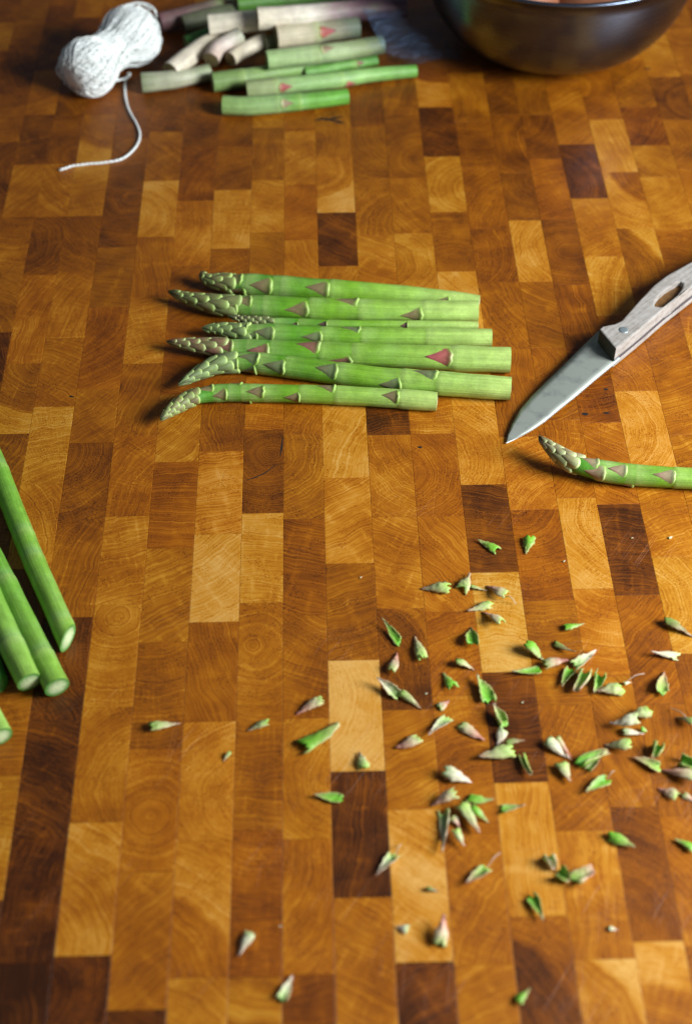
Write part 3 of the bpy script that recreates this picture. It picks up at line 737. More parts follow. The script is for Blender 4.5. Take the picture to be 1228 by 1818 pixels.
    # thin plate over the handle's front end, much darker than the handle wood
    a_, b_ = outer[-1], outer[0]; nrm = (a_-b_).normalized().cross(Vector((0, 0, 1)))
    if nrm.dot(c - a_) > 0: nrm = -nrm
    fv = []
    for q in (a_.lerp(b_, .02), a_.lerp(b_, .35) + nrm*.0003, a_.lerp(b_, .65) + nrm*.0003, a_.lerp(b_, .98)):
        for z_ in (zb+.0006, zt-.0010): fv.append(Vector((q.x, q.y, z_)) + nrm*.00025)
    mesh_obj('dark_front_end', fv, [(0, 1, 3, 2), (2, 3, 5, 4), (4, 5, 7, 6)], simple('dark_front_face', (.035, .036, .024), .6, var=.4, vscale=700), root, origin=org)
    # rivets
    for (x, y) in ((1106, 586), (1262, 480)):
        p = P(x, y, zt); n = 24; vs_, fs_ = [], []
        for q, (rr_, zz) in enumerate(((.0029, zt-.002), (.0029, zt+.00010), (.0026, zt+.0003), (.0012, zt+.00042))):
            vs_ += [Vector((p.x + rr_*math.cos(2*math.pi*i/n), p.y + rr_*math.sin(2*math.pi*i/n), zz)) for i in range(n)]
            if q:
                b = (q-1)*n; fs_ += [(b+i, b+(i+1) % n, b+n+(i+1) % n, b+n+i) for i in range(n)]
        fs_.append(tuple(3*n+i for i in range(n)))
        mesh_obj('rivet', vs_, fs_, simple('rivet_steel', (.42, .50, .52), .4, .7, .15), top_scale, origin=org)
    # blade: sections from the tip to the handle (spine edge, cutting edge), sloping down to the tip
    def pz(x, y, f): return P(x, y, .0012 + (zk-.0012)*f)
    spine = [(898, 787, 0), (901, 772, .06), (909, 752, .14), (923, 728, .24), (944, 704, .34), (968, 680, .46), (1000, 649, .64), (1030, 619, .82), (1052, 598, .96), (1062, 588, 1.0)]
    edge = [(898.6, 787.3, 0), (912, 781.5, .06), (928, 773, .13), (946, 763, .22), (968, 748, .34), (992, 728, .46), (1022, 704, .64), (1055, 676, .82), (1088, 649, .96), (1101, 638, 1.0)]
    vs_, fs_ = [], []
    N = 6
    for side in (1, -1):
        for (a, b) in zip(spine, edge):
            A, B = pz(*a), pz(*b)
            for j in range(N):
                f = j/(N-1); th = .00075*(1-f)**.75*(.35+.65*min(1, a[2]*2+.1)) + .00006
                if j == 0: th *= .8
                q = A.lerp(B, f); q.z += side*th; vs_.append(q)
    nn = len(spine)
    for s_ in range(2):
        b0 = s_*nn*N
        for i in range(nn-1):
            for j in range(N-1):
                q = (b0+i*N+j, b0+i*N+j+1, b0+(i+1)*N+j+1, b0+(i+1)*N+j)
                fs_.append(q if s_ == 0 else q[::-1])
    for i in range(nn-1):
        fs_.append((i*N, (i+1)*N, nn*N+(i+1)*N, nn*N+i*N)); fs_.append((i*N+N-1, nn*N+i*N+N-1, nn*N+(i+1)*N+N-1, (i+1)*N+N-1))
    b = mesh_obj('blade', vs_, fs_, M_STEEL, root, origin=org); fix_normals(b)
    # the ground cutting edge, a bright narrow bevel on the upper face
    vs_, fs_ = [], []
    for (a, b_) in zip(spine, edge):
        A, B = pz(*a), pz(*b_); f0 = max(0, 1 - .0005/max((B-A).length, .0008))
        for f in (f0, 1.0):
            q = A.lerp(B, f); q.z += .00075*(1-f)**.75 + .00012; vs_.append(q)
    fs_ = [(2*i, 2*i+1, 2*i+3, 2*i+2) for i in range(nn-1)]
    mesh_obj('cutting_edge', vs_, fs_, simple('ground_edge', (.42, .43, .42), .5, .6), root, origin=org)
    return root
knife()

# ------------------------------------------------------------------ skein of twine
def tube_path(pts, rad, sides=6, closed=False):
    vs_, fs_ = [], []; n = len(pts); up = Vector((0.13, .2, .97))
    for i, p in enumerate(pts):
        a = pts[i-1] if (i or closed) else p; b = pts[(i+1) % n] if (i < n-1 or closed) else p
        t = (b-a).normalized() if (b-a).length > 1e-9 else Vector((1, 0, 0))
        u = t.cross(up); u = u.normalized() if u.length > 1e-5 else t.orthogonal().normalized(); w = u.cross(t)
        for j in range(sides):
            an = 2*math.pi*j/sides; vs_.append(p + u*math.cos(an)*rad + w*math.sin(an)*rad)
    for i in range(n if closed else n-1):
        for j in range(sides):
            a, b = i*sides, ((i+1) % n)*sides
            fs_.append((a+j, a+(j+1) % sides, b+(j+1) % sides, b+j))
    return vs_, fs_
def twine():
    rr = random.Random(5)
    M = simple('cotton_twine', (.86, .90, .88), .9, var=.10, vscale=900, spec=.2, bump=.5)
    A, B = P(156, 121, .0185), P(235, 62, .0215)
    org = Vector(((A.x+B.x)/2, (A.y+B.y)/2, 0))
    root = empty('twine_skein', org, 'skein of white cotton twine wound in a figure eight with loose end', 'twine')
    ax = (B-A); L = ax.length; ax.normalize()
    u = ax.cross(Vector((0, 0, 1))).normalized(); w = u.cross(ax).normalized()
    rA, rB = .0195, .0205
    a0, a1 = -rA*.85, L + rB*.9
    def rho(s):
        ra = math.sqrt(max(0, 1 - (s/(rA*(.95 if s < 0 else 1.25)))**2))*rA if abs(s) < rA*1.25 else 0
        rb = math.sqrt(max(0, 1 - ((s-L)/(rB*(.95 if s > L else 1.25)))**2))*rB if abs(s-L) < rB*1.25 else 0
        waist = .0135 if 0 < s < L else 0
        return max(ra, rb, waist)
    def body(s, an, off):
        p = A + ax*s; r = rho(s) + off
        q = p + u*math.cos(an)*r + w*math.sin(an)*r*.95
        return q
    # the wound body under the outer strands
    vs_, fs_ = [], []; NS, NA = 30, 24
    for i in range(NS+1):
        s = a0 + (a1-a0)*i/NS
        for j in range(NA):
            q = body(s, 2*math.pi*j/NA, -.0012 + .0006*math.sin(j*2.1+i)); vs_.append(q)
        if i:
            for j in range(NA): fs_.append(((i-1)*NA+j, (i-1)*NA+(j+1) % NA, i*NA+(j+1) % NA, i*NA+j))
    fs_.append(tuple(range(NA))[::-1]); fs_.append(tuple(NS*NA+j for j in range(NA)))
    mesh_obj('wound_core', vs_, fs_, M, root, origin=org)
    # outer strands: end to end, slowly turning round the axis
    V, Fc = [], []
    def add(pts, rad, sides=5):
        v, f = tube_path(pts, rad, sides); b = len(V); V.extend(v); Fc.extend([tuple(i+b for i in q) for q in f])
    for i in range(230):
        an = rr.uniform(0, 6.283); tw = rr.uniform(-2.6, 2.6); e0 = rr.uniform(0, .18); e1 = rr.uniform(.82, 1.0); off = rr.uniform(-.0008, .0024); ph = rr.uniform(0, 6.28)
        pts = []
        for j in range(26):
            q = e0 + (e1-e0)*j/25
            s = a0 + (a1-a0)*(.5 - .5*math.cos(math.pi*q))
            pts.append(body(s, an + tw*(q-.5) + .12*math.sin(6*q+ph), off + .0005*math.sin(9*q+ph)))
        add(pts, rr.uniform(.00036, .00055))
    for c_, n_, sp in ((.5, 34, .20), (.05, 22, .16), (.95, 22, .16)):      # wraps round waist and lobes
        for i in range(n_):
            s0 = L*c_ + rr.uniform(-sp, sp)*L; til = rr.uniform(-.012, .012); an0 = rr.uniform(0, 6.28); off = rr.uniform(0, .0012)
            pts = [body(min(max(s0 + til*math.sin(an), a0), a1), an0 + an, off) for an in [6.283*j/28 for j in range(29)]]
            add(pts, .0005)
    o = mesh_obj('wound_strands', V, Fc, M, root, origin=org); o['kind'] = 'stuff'
    # loose loops standing off the skein
    def loose(name, pxz, rad=.00085):
        q = catmull([tuple(P(x, y, z)) for x, y, z in pxz], 8)
        q = [Vector(a) for a in q]; q2 = []
        for a, b in zip(q, q[1:]):
            n_ = max(1, int((b-a).length/.0005)); q2 += [a.lerp(b, k_/n_) for k_ in range(n_)]
        V2, F2 = [], []; L_ = 0
        for ply in (0, math.pi):                # two plies twisted round each other
            pts = []; L_ = 0
            for i_, p_ in enumerate(q2):
                t_ = (q2[min(i_+1, len(q2)-1)] - q2[max(i_-1, 0)]).normalized(); L_ += .0005
                s_ = t_.cross(Vector((0, 0, 1))); s_ = s_.normalized() if s_.length > 1e-4 else Vector((1, 0, 0)); w_ = s_.cross(t_)
                an = ply + L_/.0042*6.283; k_ = rad*.5*(1 + .15*rr.uniform(-1, 1))
                pts.append(p_ + s_*math.cos(an)*k_ + w_*math.sin(an)*k_)
            v, f = tube_path(pts, rad*.58, 6); b0 = len(V2); V2 += v; F2 += [tuple(x_+b0 for x_ in g_) for g_ in f]
        mesh_obj(name, V2, F2, M, root, origin=org)
    loose('loose_loop', [(218, 22, .036), (225, 10, .037), (243, 5, .038), (262, 8, .038), (275, 18, .036), (278, 32, .030)])
    loose('loose_loop', [(198, 30, .033), (206, 18, .036), (228, 8, .038), (250, 7, .038), (270, 18, .036)])
    loose('loose_loop', [(160, 96, .026), (140, 95, .026), (118, 103, .022), (104, 116, .016), (102, 128, .012), (112, 140, .008), (120, 138, .010)])
    loose('loose_loop', [(152, 100, .022), (130, 106, .018), (114, 115, .014), (110, 121, .012), (122, 121, .014), (140, 108, .02)])
    loose('loose_loop', [(178, 68, .022), (176, 55, .018), (179, 45, .018), (184, 56, .024)], .0006)
    loose('loose_loop', [(142, 92, .018), (155, 84, .018), (172, 79, .024)], .0006)
    # tail running over the board
    loose('loose_end', [(196, 142, .010), (210, 142, .006), (224, 139, .005), (231, 133, .004), (228, 131, .0030), (223, 145, .0016), (222, 163, .0010), (225, 183, .0010), (231, 200, .0010), (242, 219, .0010), (248, 236, .0010), (246, 252, .0010), (236, 267, .0010), (222, 279, .0010), (208, 285, .0010), (190, 288, .0010), (174, 290, .0010), (158, 291, .0010), (143, 293, .0010), (128, 295, .0010), (116, 299, .0010), (106, 302, .0010)], .00095)
twine()

# ------------------------------------------------------------------ steel bowl with its contents
def bowl():
    c = Vector((.186, 1.010, 0))
    Rr, H, rb = .103, .080, .035
    t = NT('brushed_steel')
    pos = t.n('ShaderNodeTexCoord').outputs['Object']
    br = t.noise(t.mapping(pos, (0, 0, 0), (30, 30, 900)), 1.0, 2.0)
    t.b.inputs['Base Color'].default_value = (.15, .19, .265, 1); t.b.inputs['Metallic'].default_value = 1.0
    t.put(t.b.inputs['Roughness'], t.math('ADD', .22, t.math('MULTIPLY', br, .12)))
    prof = [(0, .0012)] + [(rb*.6, .0012), (rb*.92, .0012)]
    for i in range(0, 15):
        a = i/14
        prof.append((rb + (Rr-rb)*math.sin(a*math.pi/2)**.92, .0014 + H*(1-math.cos(a*math.pi/2))**1.1))
    prof += [(Rr+.0022, H+.0018), (Rr+.0026, H+.0030), (Rr+.0016, H+.0038), (Rr-.0006, H+.0030)]
    inn = [(r-.0016, z+.0016) for r, z in prof[3:-4]][::-1] + [(0.0005, .0030)]
    prof += inn
    n = 96; vs_, fs_ = [], []
    for i, (r, z) in enumerate(prof):
        r = max(r, .0004)
        vs_ += [Vector((c.x + r*math.cos(2*math.pi*j/n), c.y + r*math.sin(2*math.pi*j/n), z)) for j in range(n)]
        if i:
            b = (i-1)*n; fs_ += [(b+j, b+(j+1) % n, b+n+(j+1) % n, b+n+j) for j in range(n)]
    o = mesh_obj('steel_bowl', vs_, fs_, t.m, None, origin=c); fix_normals(o)
    tag(o, 'dark reflective stainless steel bowl standing behind the cut asparagus', 'bowl')
    M = simple('brown_skin', (.34, .13, .06), .55, var=.25, vscale=60, bump=.3)
    for i, (dx, dy, r, zz) in enumerate(((-.036, -.034, .036, .046), (.034, -.036, .037, .047), (0, .045, .036, .044))):
        rr = random.Random(i); vs_, fs_ = [], []; m = 20; q_ = 12
        oc = Vector((c.x+dx, c.y+dy, zz))
        for a in range(q_+1):
            th = math.pi*a/q_
            for b in range(m):
                ph = 2*math.pi*b/m; k = r*(1+.05*math.sin(2*ph+i)+.04*math.sin(3*th+ph))
                vs_.append(oc + Vector((1.12*k*math.sin(th)*math.cos(ph), k*math.sin(th)*math.sin(ph), .88*k*math.cos(th))))
            if a: fs_ += [((a-1)*m+b, (a-1)*m+(b+1) % m, a*m+(b+1) % m, a*m+b) for b in range(m)]
        p = mesh_obj('potato', vs_, fs_, M, None, origin=Vector((oc.x, oc.y, zz-r*.88)))
        fix_normals(p)
        tag(p, 'brown skinned rounded vegetable lying inside the steel bowl', 'vegetable', 'brown vegetables in the bowl')
bowl()

# crumpled bluish film over the right ends of the pile
def film():
    rr = random.Random(3)
    nx, ny = 46, 26; vs_, fs_ = [], []
    for i in range(nx+1):
        for j in range(ny+1):
            u, v = i/nx, j/ny
            x = 642 + 50*v + (178-50*v)*u + 6*math.sin(v*5+1)*u ; y = 14 + 96*v + 6*math.sin(u*6)
            z = .044*(1-u)**.7*(1-.7*v) + .004 + .0016*math.sin(u*9+v*5)*(.4+u) + .0008*math.sin(v*11-u*8)
            if v > .85: z = z*(1-(v-.85)/.15*.7)
            vs_.append(P(x, y, max(z, .0012)))
    for i in range(nx):
        for j in range(ny):
            a = i*(ny+1)+j; fs_.append((a, a+1, a+ny+2, a+ny+1))
    t = NT('bluish_film')
    pos = t.n('ShaderNodeTexCoord').outputs['Object']
    mv = t.mapping(t.mapping(pos, (0, 0, .9), (1, 1, 1)), (0, 0, 0), (700, 60, 60))
    st = t.maprange(t.noise(mv, 1.0, 3.0), .45, .75, 0.0, 1.0)
    tr = t.n('ShaderNodeBsdfTransparent'); tr.inputs[0].default_value = (.86, .90, .95, 1)
    t.b.inputs['Base Color'].default_value = (.30, .48, .78, 1); t.b.inputs['Roughness'].default_value = .6
    mx = t.n('ShaderNodeMixShader'); t.put(mx.inputs[0], t.math('ADD', .02, t.math('MULTIPLY', st, .06)))
    t.put(mx.inputs[1], tr.outputs[0]); t.put(mx.inputs[2], t.b.outputs[0]); t.put(t.out.inputs['Surface'], mx.outputs[0])
    o = mesh_obj('plastic_film', vs_, fs_, t.m, None, origin=P(720, 100, 0))
    sd = o.modifiers.new('thickness', 'SOLIDIFY'); sd.thickness = .0001
    tag(o, 'crumpled bluish see-through plastic film between asparagus ends and bowl', 'plastic film')
film()

# ------------------------------------------------------------------ trimmed scale leaves scattered on the board
# kinds: (outer stops base..tip, inner stops)
CK = {
 'pale': ([(0, (.30, .50, .09)), (.2, (.38, .50, .16)), (.6, (.44, .44, .22)), (1, (.44, .24, .16))], [(0, (.18, .42, .04)), (.6, (.34, .44, .13)), (1, (.42, .30, .18))]),
 'pink': ([(0, (.36, .50, .13)), (.25, (.52, .46, .26)), (.6, (.54, .30, .21)), (1, (.42, .12, .11))], [(0, (.22, .44, .06)), (1, (.46, .28, .19))]),
 'green': ([(0, (.15, .43, .025)), (.4, (.20, .43, .045)), (1, (.38, .36, .15))], [(0, (.11, .38, .018)), (.6, (.22, .42, .06)), (1, (.40, .32, .16))]),
 'white': ([(0, (.44, .58, .24)), (.3, (.62, .63, .42)), (1, (.66, .50, .40))], [(0, (.30, .52, .12)), (.5, (.56, .58, .36)), (1, (.6, .46, .36))]),
 'dull': ([(0, (.20, .32, .06)), (.5, (.24, .22, .09)), (1, (.26, .15, .09))], [(0, (.17, .30, .05)), (1, (.24, .19, .1))]),
}
def crumb(base, tip, w, kind, shape, label, group=None, z=0.0, roll=None, lift=None, notch=0, whisk=None, seed=0, name='scale_leaf_trimming', blunt=0):
    """base/tip in pixels; shape v = outer side up, c = hollow side up, r = rolled"""
    rr = random.Random(seed*7+3)
    mid = ((base[0]+tip[0])/2, (base[1]+tip[1])/2); zz = .0022 + z
    Bw, Tw = P(*base, zz), P(*tip, zz)
    L = (Tw-Bw).length; hw = w*.5*mmpx(*mid)*.95; d = (Tw-Bw).normalized(); s = Vector((-d.y, d.x, 0))
    roll = rr.uniform(-.35, .35) if roll is None else roll
    lift = rr.uniform(-.10, .22) if lift is None else lift
    A = {'v': .85, 'c': 1.1, 'r': 2.2}[shape]*rr.uniform(.85, 1.15)
    rho = hw/math.sin(min(A, 1.5)) if shape != 'r' else hw*.95
    NU, NV = 12, 8
    th0 = .0008 if L > .007 else .0005
    P3 = []; U = []
    bend = rr.uniform(-.22, .22); twist = rr.uniform(-.6, .6); wj = [[rr.uniform(-.16, .16) for _ in range(NU+2)] for _ in (0, 1)]; curl = rr.uniform(-.1, .25); jag = [rr.uniform(-1, 1) for _ in range(NV+1)]
    for i in range(NU+1):
        u = i/NU
        prof = (1-u)**.72*(1+.35*math.sin(math.pi*min(1, u*1.3))) if not blunt else (1 - .55*u**2.2)
        prof = max(prof/1.12, .03)
        for j in range(NV+1):
            v = -1+2*j/NV; a = v*A*(prof**.35 if shape == 'r' else 1)
            r_ = rho*prof if shape != 'r' else rho*prof**.8
            y = r_*math.sin(a); zc = r_*(1-math.cos(a))
            if shape == 'v': zc = r_*math.cos(a)
            ul = u*L + (jag[j]*.11*L*(1-u)**3 if not notch else -(notch*L*.16*(1-abs(v))*(-1) if False else 0))
            if notch: ul += (1-abs(v))*notch*.18*L*(1-u)**4 + jag[j]*.03*L*(1-u)**3
            y2 = (y*(1 + (wj[0 if v < 0 else 1][i] + wj[0 if v < 0 else 1][i+1])*.5*abs(v)))*(1) + bend*L*u*u
            zc += curl*L*u*u; tw_ = twist*u; y2, zc = y2*math.cos(tw_) - zc*math.sin(tw_), y2*math.sin(tw_) + zc*math.cos(tw_)
            P3.append(Vector((ul, y2, zc + lift*L*(u if lift > 0 else (1-u))*abs(1) * (1 if lift > 0 else -1)))); U.append((u, v))
    am = min(.00035, hw*.10)
    P3 = [p + Vector((rr.uniform(-am, am), rr.uniform(-am, am), rr.uniform(-am, am)))*(1.0 if U[q_][0] < .92 else .2) for q_, p in enumerate(P3)]
    cr_, sr_ = math.cos(roll), math.sin(roll)
    P3 = [Vector((p.x, p.y*cr_ - p.z*sr_, p.y*sr_ + p.z*cr_)) for p in P3]
    # normals
    def gi(i, j): return i*(NV+1)+j
    nor = []
    for i in range(NU+1):
        for j in range(NV+1):
            a = P3[gi(min(i+1, NU), j)] - P3[gi(max(i-1, 0), j)]; b = P3[gi(i, min(j+1, NV))] - P3[gi(i, max(j-1, 0))]
            n_ = a.cross(b); nor.append(n_.normalized() if n_.length > 1e-12 else Vector((0, 0, 1)))
    thick = [th0*(.35 + .65*(1-u)**1.5)*(1-.55*abs(v)**3) for u, v in U]
    up = [p + n_*t_*.5 for p, n_, t_ in zip(P3, nor, thick)]; dn = [p - n_*t_*.5 for p, n_, t_ in zip(P3, nor, thick)]
    vs_ = up + dn; N0 = len(up)
    outer_up = shape == 'v'
    ko, ki = CK[kind]
    cs_ = []
    for lay in (0, 1):
        for u, v in U:
            st_ = ko if (lay == 0) == outer_up else ki
            c_ = ramp(st_, u); c_ = lerp(c_, (.50, .30, .20), .55*abs(v)**4)
            k_ = rr.uniform(.90, 1.12); cs_.append(tuple(x*k_ for x in c_))
    fs_ = []
    for i in range(NU):
        for j in range(NV):
            q = (gi(i, j), gi(i+1, j), gi(i+1, j+1), gi(i, j+1)); fs_.append(q); fs_.append(tuple(N0+x for x in q[::-1]))
    for i in range(NU):
        for j, fl in ((0, 1), (NV, 0)):
            q = (gi(i, j), N0+gi(i, j), N0+gi(i+1, j), gi(i+1, j)); fs_.append(q if fl else q[::-1])
    for j in range(NV):
        q = (gi(0, j), gi(0, j+1), N0+gi(0, j+1), N0+gi(0, j)); fs_.append(q)
        q = (gi(NU, j), N0+gi(NU, j), N0+gi(NU, j+1), gi(NU, j+1)); fs_.append(q)
    zmin = min(p.z for p in vs_)
    org = Vector(((Bw.x+Tw.x)/2, (Bw.y+Tw.y)/2, z))
    wv = [Vector((Bw.x, Bw.y, 0)) + d*p.x + s*p.y + Vector((0, 0, p.z - zmin + z + .0001)) for p in vs_]
    if whisk is None:
        o = mesh_obj(name, wv, fs_, M_SCALE, None, cols=cs_, origin=org)
        tag(o, label, 'vegetable scrap', group)
    else:
        o = empty(name, org, label, 'vegetable scrap', group)
        mesh_obj('blade', wv, fs_, M_SCALE, o, cols=cs_, origin=org)
        a = Vector((Bw.x, Bw.y, .0018+z)); b = P(whisk[0], whisk[1], .0012); m_ = (a+b)/2 + Vector((0, 0, .0025))
        pts = [Vector(q) for q in catmull([tuple(a), tuple(m_), tuple(b)], 6)]
        v, f = tube_path(pts, .00022, 5)
        mesh_obj('fibre', v, f, M_SCALE, o, cols=[(.45, .36, .28)]*len(v), origin=org)
    return o
# base, tip, width (px), kind, shape, extras
CR = [
 ((886, 975), (848, 954), 20, 'green', 'v', dict(notch=1)), ((940, 953), (941, 981), 24, 'green', 'v', {}), ((796, 1043), (748, 1034), 25, 'pale', 'v', dict(roll=-.1)),
 ((816, 1046), (842, 1020), 26, 'pale', 'v', dict(notch=1)), ((834, 1040), (863, 1050), 11, 'pale', 'v', {}),
 ((896, 1058), (860, 1041), 25, 'pink', 'v', dict(whisk=(915, 1072), label='pink tinged scale leaf trimming with a hair thin fibre at its base')),
 ((871, 1068), (827, 1081), 18, 'pale', 'v', {}), ((885, 1110), (856, 1082), 22, 'pink', 'v', {}), ((837, 1144), (842, 1110), 25, 'green', 'c', dict(roll=0)),
 ((709, 1138), (683, 1099), 17, 'green', 'c', {}), ((751, 1167), (735, 1125), 22, 'pale', 'v', {}), ((695, 1191), (713, 1157), 20, 'pink', 'v', {}),
 ((809, 1176), (842, 1186), 19, 'pale', 'v', {}), ((805, 1222), (789, 1189), 22, 'green', 'v', dict(notch=1)), ((867, 1241), (853, 1198), 30, 'green', 'c', dict(roll=0)),
 ((708, 1233), (672, 1206), 22, 'white', 'c', {}), ((712, 1228), (754, 1249), 15, 'pale', 'v', {}), ((778, 1253), (799, 1242), 18, 'pink', 'v', dict(label='smallest pink tinged scale leaf trimming, a stubby triangle')),
 ((796, 1274), (754, 1302), 22, 'white', 'c', {}), ((820, 1284), (857, 1316), 24, 'pink', 'v', {}), ((743, 1313), (705, 1331), 27, 'pink', 'v', {}),
 ((893, 1285), (870, 1255), 22, 'pale', 'r', {}), ((893, 1294), (882, 1321), 22, 'white', 'v', {}), ((905, 1328), (848, 1342), 30, 'pale', 'v', dict(z=.001)), ((899, 1315), (929, 1306), 12, 'dull', 'v', dict(z=.003)),
 ((927, 1339), (942, 1376), 13, 'green', 'r', dict(label='slim green rod like sliver lying on the dark striped wood block', blunt=1)), ((789, 1368), (839, 1381), 29, 'white', 'v', dict(label='pale grey scale leaf trimming with pink edge and long shadow')),
 ((1002, 1113), (1040, 1109), 15, 'green', 'v', {}), ((1180, 1102), (1228, 1133), 23, 'dull', 'v', dict(label='dull green scale leaf trimming with thick rounded base and long pink point')), ((1202, 1161), (1154, 1155), 17, 'white', 'v', dict(lift=.15)),
 ((933, 1150), (966, 1168), 27, 'green', 'v', {}), ((958, 1188), (909, 1197), 20, 'green', 'c', {}), ((966, 1176), (1005, 1164), 23, 'pink', 'v', dict(z=.002)), ((985, 1139), (1014, 1165), 13, 'dull', 'v', {}),
 ((1018, 1179), (1061, 1156), 21, 'white', 'c', dict(z=.001)), ((1015, 1188), (994, 1219), 21, 'green', 'c', {}), ((1035, 1192), (1032, 1230), 26, 'pale', 'r', dict(blunt=1)), ((1064, 1196), (1056, 1230), 22, 'green', 'r', {}),
 ((1101, 1218), (1058, 1226), 28, 'pale', 'v', {}), ((1107, 1213), (1123, 1209), 8, 'white', 'v', dict(whisk=(1143, 1196), label='tiny white scrap trailing a curved thread')),
 ((1172, 1230), (1175, 1188), 25, 'pink', 'c', {}), ((1129, 1277), (1086, 1288), 26, 'white', 'v', dict(z=.003)), ((1152, 1258), (1118, 1274), 26, 'pale', 'v', dict(z=.002)),
 ((1106, 1298), (1143, 1305), 20, 'white', 'v', {}), ((1138, 1291), (1150, 1293), 11, 'green', 'v', dict(label='tiny bright green scrap tucked beside two whitish trimmings')),
 ((1228, 1286), (1200, 1270), 18, 'dull', 'v', dict(whisk=(1190, 1257), label='dull green trimming with a fine curved thread')),
 ((972, 1314), (1007, 1348), 23, 'white', 'v', {}), ((988, 1307), (1009, 1344), 13, 'pink', 'v', dict(z=.001)), ((990, 1352), (1010, 1389), 28, 'pale', 'v', dict(notch=1)),
 ((1028, 1354), (1074, 1325), 21, 'green', 'r', dict(blunt=1)), ((1044, 1365), (1075, 1338), 15, 'dull', 'c', {}), ((1116, 1324), (1073, 1326), 28, 'pale', 'v', {}), ((1165, 1321), (1167, 1346), 23, 'green', 'r', dict(blunt=1)),
 ((1171, 1361), (1120, 1346), 22, 'pink', 'c', {}), ((1078, 1382), (1033, 1401), 23, 'green', 'c', dict(whisk=(1090, 1369), label='bright green hollow scale leaf trimming with thin fibre standing off its base')),
 ((1232, 1385), (1177, 1358), 27, 'pink', 'v', {}), ((1200, 1411), (1170, 1392), 24, 'pink', 'v', {}), ((1208, 1348), (1246, 1362), 26, 'green', 'r', dict(blunt=1)), ((1213, 1406), (1238, 1424), 13, 'pink', 'v', {}),
 ((806, 1410), (761, 1426), 23, 'pink', 'v', {}), ((830, 1416), (876, 1424), 22, 'green', 'v', {}), ((817, 1428), (853, 1476), 28, 'pale', 'v', dict(z=.002)), ((838, 1437), (870, 1450), 17, 'green', 'v', {}),
 ((790, 1440), (794, 1515), 24, 'white', 'c', dict(blunt=0, label='longest whitish trimming, upright strip in a clump of green scraps', roll=.5)), ((802, 1452), (818, 1467), 18, 'pink', 'v', {}), ((806, 1474), (817, 1501), 19, 'pale', 'v', dict(z=.002)),
 ((892, 1436), (931, 1426), 19, 'pale', 'c', {}), ((702, 1517), (669, 1555), 23, 'white', 'c', dict(whisk=(712, 1499), label='whitish hollow trimming with green inside and a fibre, half on the darkest block')),
 ((863, 1542), (827, 1573), 25, 'pink', 'c', dict(whisk=(887, 1514), label='pink edged trimming with long fibre rising from its green base')), ((758, 1576), (779, 1583), 10, 'dull', 'v', dict(label='small brown pink fleck')),
 ((1082, 1480), (1128, 1500), 25, 'green', 'v', {}), ((1232, 1506), (1194, 1493), 20, 'green', 'v', {}), ((972, 1520), (982, 1542), 24, 'white', 'r', dict(blunt=1, label='white curled trimming touching a dark green curled one')),
 ((990, 1548), (1010, 1562), 30, 'green', 'r', dict(blunt=1, label='dark green curled trimming between a white and a pink one')), ((1020, 1564), (1056, 1549), 29, 'pink', 'r', dict(blunt=1, label='pinkish rolled trimming touching the dark green curled one')),
 ((943, 1590), (972, 1630), 23, 'green', 'c', {}), ((1080, 1646), (1096, 1650), 12, 'white', 'v', dict(label='tiny pale fleck alone on the plain brown blocks')),
 ((268, 1291), (320, 1280), 21, 'pale', 'v', dict(label='pale green trimming with square green base, alone by the cut stalks')), ((475, 1284), (438, 1293), 20, 'pale', 'v', {}), ((570, 1244), (522, 1261), 23, 'pink', 'v', {}),
 ((536, 1324), (609, 1298), 37, 'green', 'v', dict(blunt=1, label='largest bright green slice of stalk skin with a white scar', name='stalk_skin_slice', lift=0, roll=-.1)),
 ((407, 1333), (392, 1345), 8, 'pale', 'v', dict(label='very small pale scrap near the plain golden blocks')), ((647, 1360), (640, 1331), 24, 'pale', 'v', {}), ((604, 1416), (557, 1411), 21, 'green', 'c', {}),
 ((724, 1648), (703, 1643), 20, 'white', 'v', dict(label='flat white triangular trimming')), ((776, 1674), (784, 1628), 28, 'pink', 'v', dict(lift=.45, label='pale pink upright trimming casting a long shadow')),
 ((920, 1778), (945, 1757), 21, 'green', 'v', dict(label='small dark green trimming lying on the dark figured block')), ((447, 1656), (425, 1698), 24, 'white', 'v', dict(label='pure white narrow trimming in a wide empty stretch of blocks')),
 ((500, 1772), (520, 1729), 21, 'white', 'c', dict(label='white and green trimming near the pure white one')),
]
KN = {'pale': 'pale green', 'pink': 'pink tinged', 'green': 'bright green', 'white': 'whitish', 'dull': 'dull olive'}
SN = {'v': 'outer side up', 'c': 'hollow side up', 'r': 'curled up'}
def tone_word(p):
    for (x0, x1, y0, y1, tn) in BTONE:
        if x0 <= p.x <= x1 and y0 <= p.y <= y1:
            return 'dark' if tn < 1.35 else 'brown' if tn < 2.3 else 'golden' if tn < 3.3 else 'pale'
    return 'brown'
MID = [P((c_[0][0]+c_[1][0])/2, (c_[0][1]+c_[1][1])/2) for c_ in CR]
for i, (b_, t_, w_, kd, sh, ex) in enumerate(CR):
    ex = dict(ex); lab = ex.pop('label', None)
    if not lab:
        ln = (P(*b_) - P(*t_)).length
        size = 'long ' if ln > .0145 else 'small ' if ln < .0095 else ''
        near = sorted((((MID[i]-m_).length, k_) for k_, m_ in enumerate(MID) if k_ != i))[0]
        side = ', beside ' + {'pale': 'pale', 'pink': 'pink', 'green': 'green', 'white': 'white', 'dull': 'olive'}[CR[near[1]][3]] + ' one' if near[0] < .013 else ', by itself'
        lab = size + KN[kd] + ' scale leaf ' + SN[sh] + ' on ' + tone_word(MID[i]) + ' block' + side
    crumb(b_, t_, w_, kd, sh, lab, 'asparagus scale trimmings scattered on the worktop', seed=i, **ex)
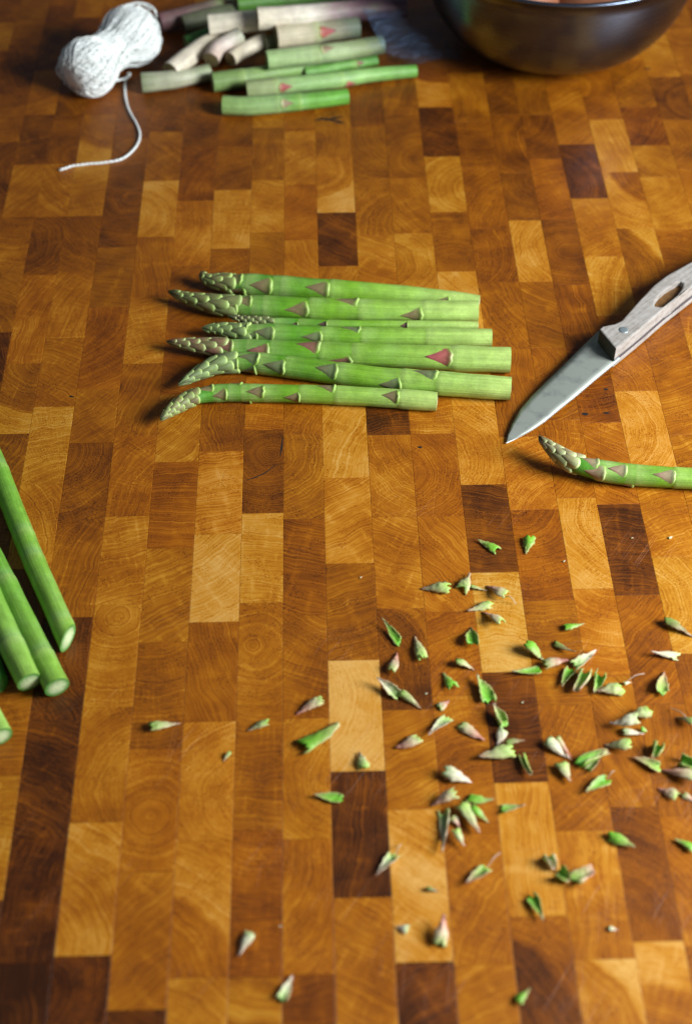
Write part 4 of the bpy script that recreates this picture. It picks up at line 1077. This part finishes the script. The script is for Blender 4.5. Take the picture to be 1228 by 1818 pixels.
for i, (x, y, s_) in enumerate(((1191, 951, 8), (1123, 952, 4), (641, 1022, 4), (498, 1642, 4), (757, 1228, 4), (1002, 993, 4), (928, 1244, 4))):
    crumb((x-s_*.5, y), (x+s_*.5, y-2), s_*.6, 'white', 'v', 'minute white speck lying on the worktop', 'white specks', seed=300+i, name='speck')
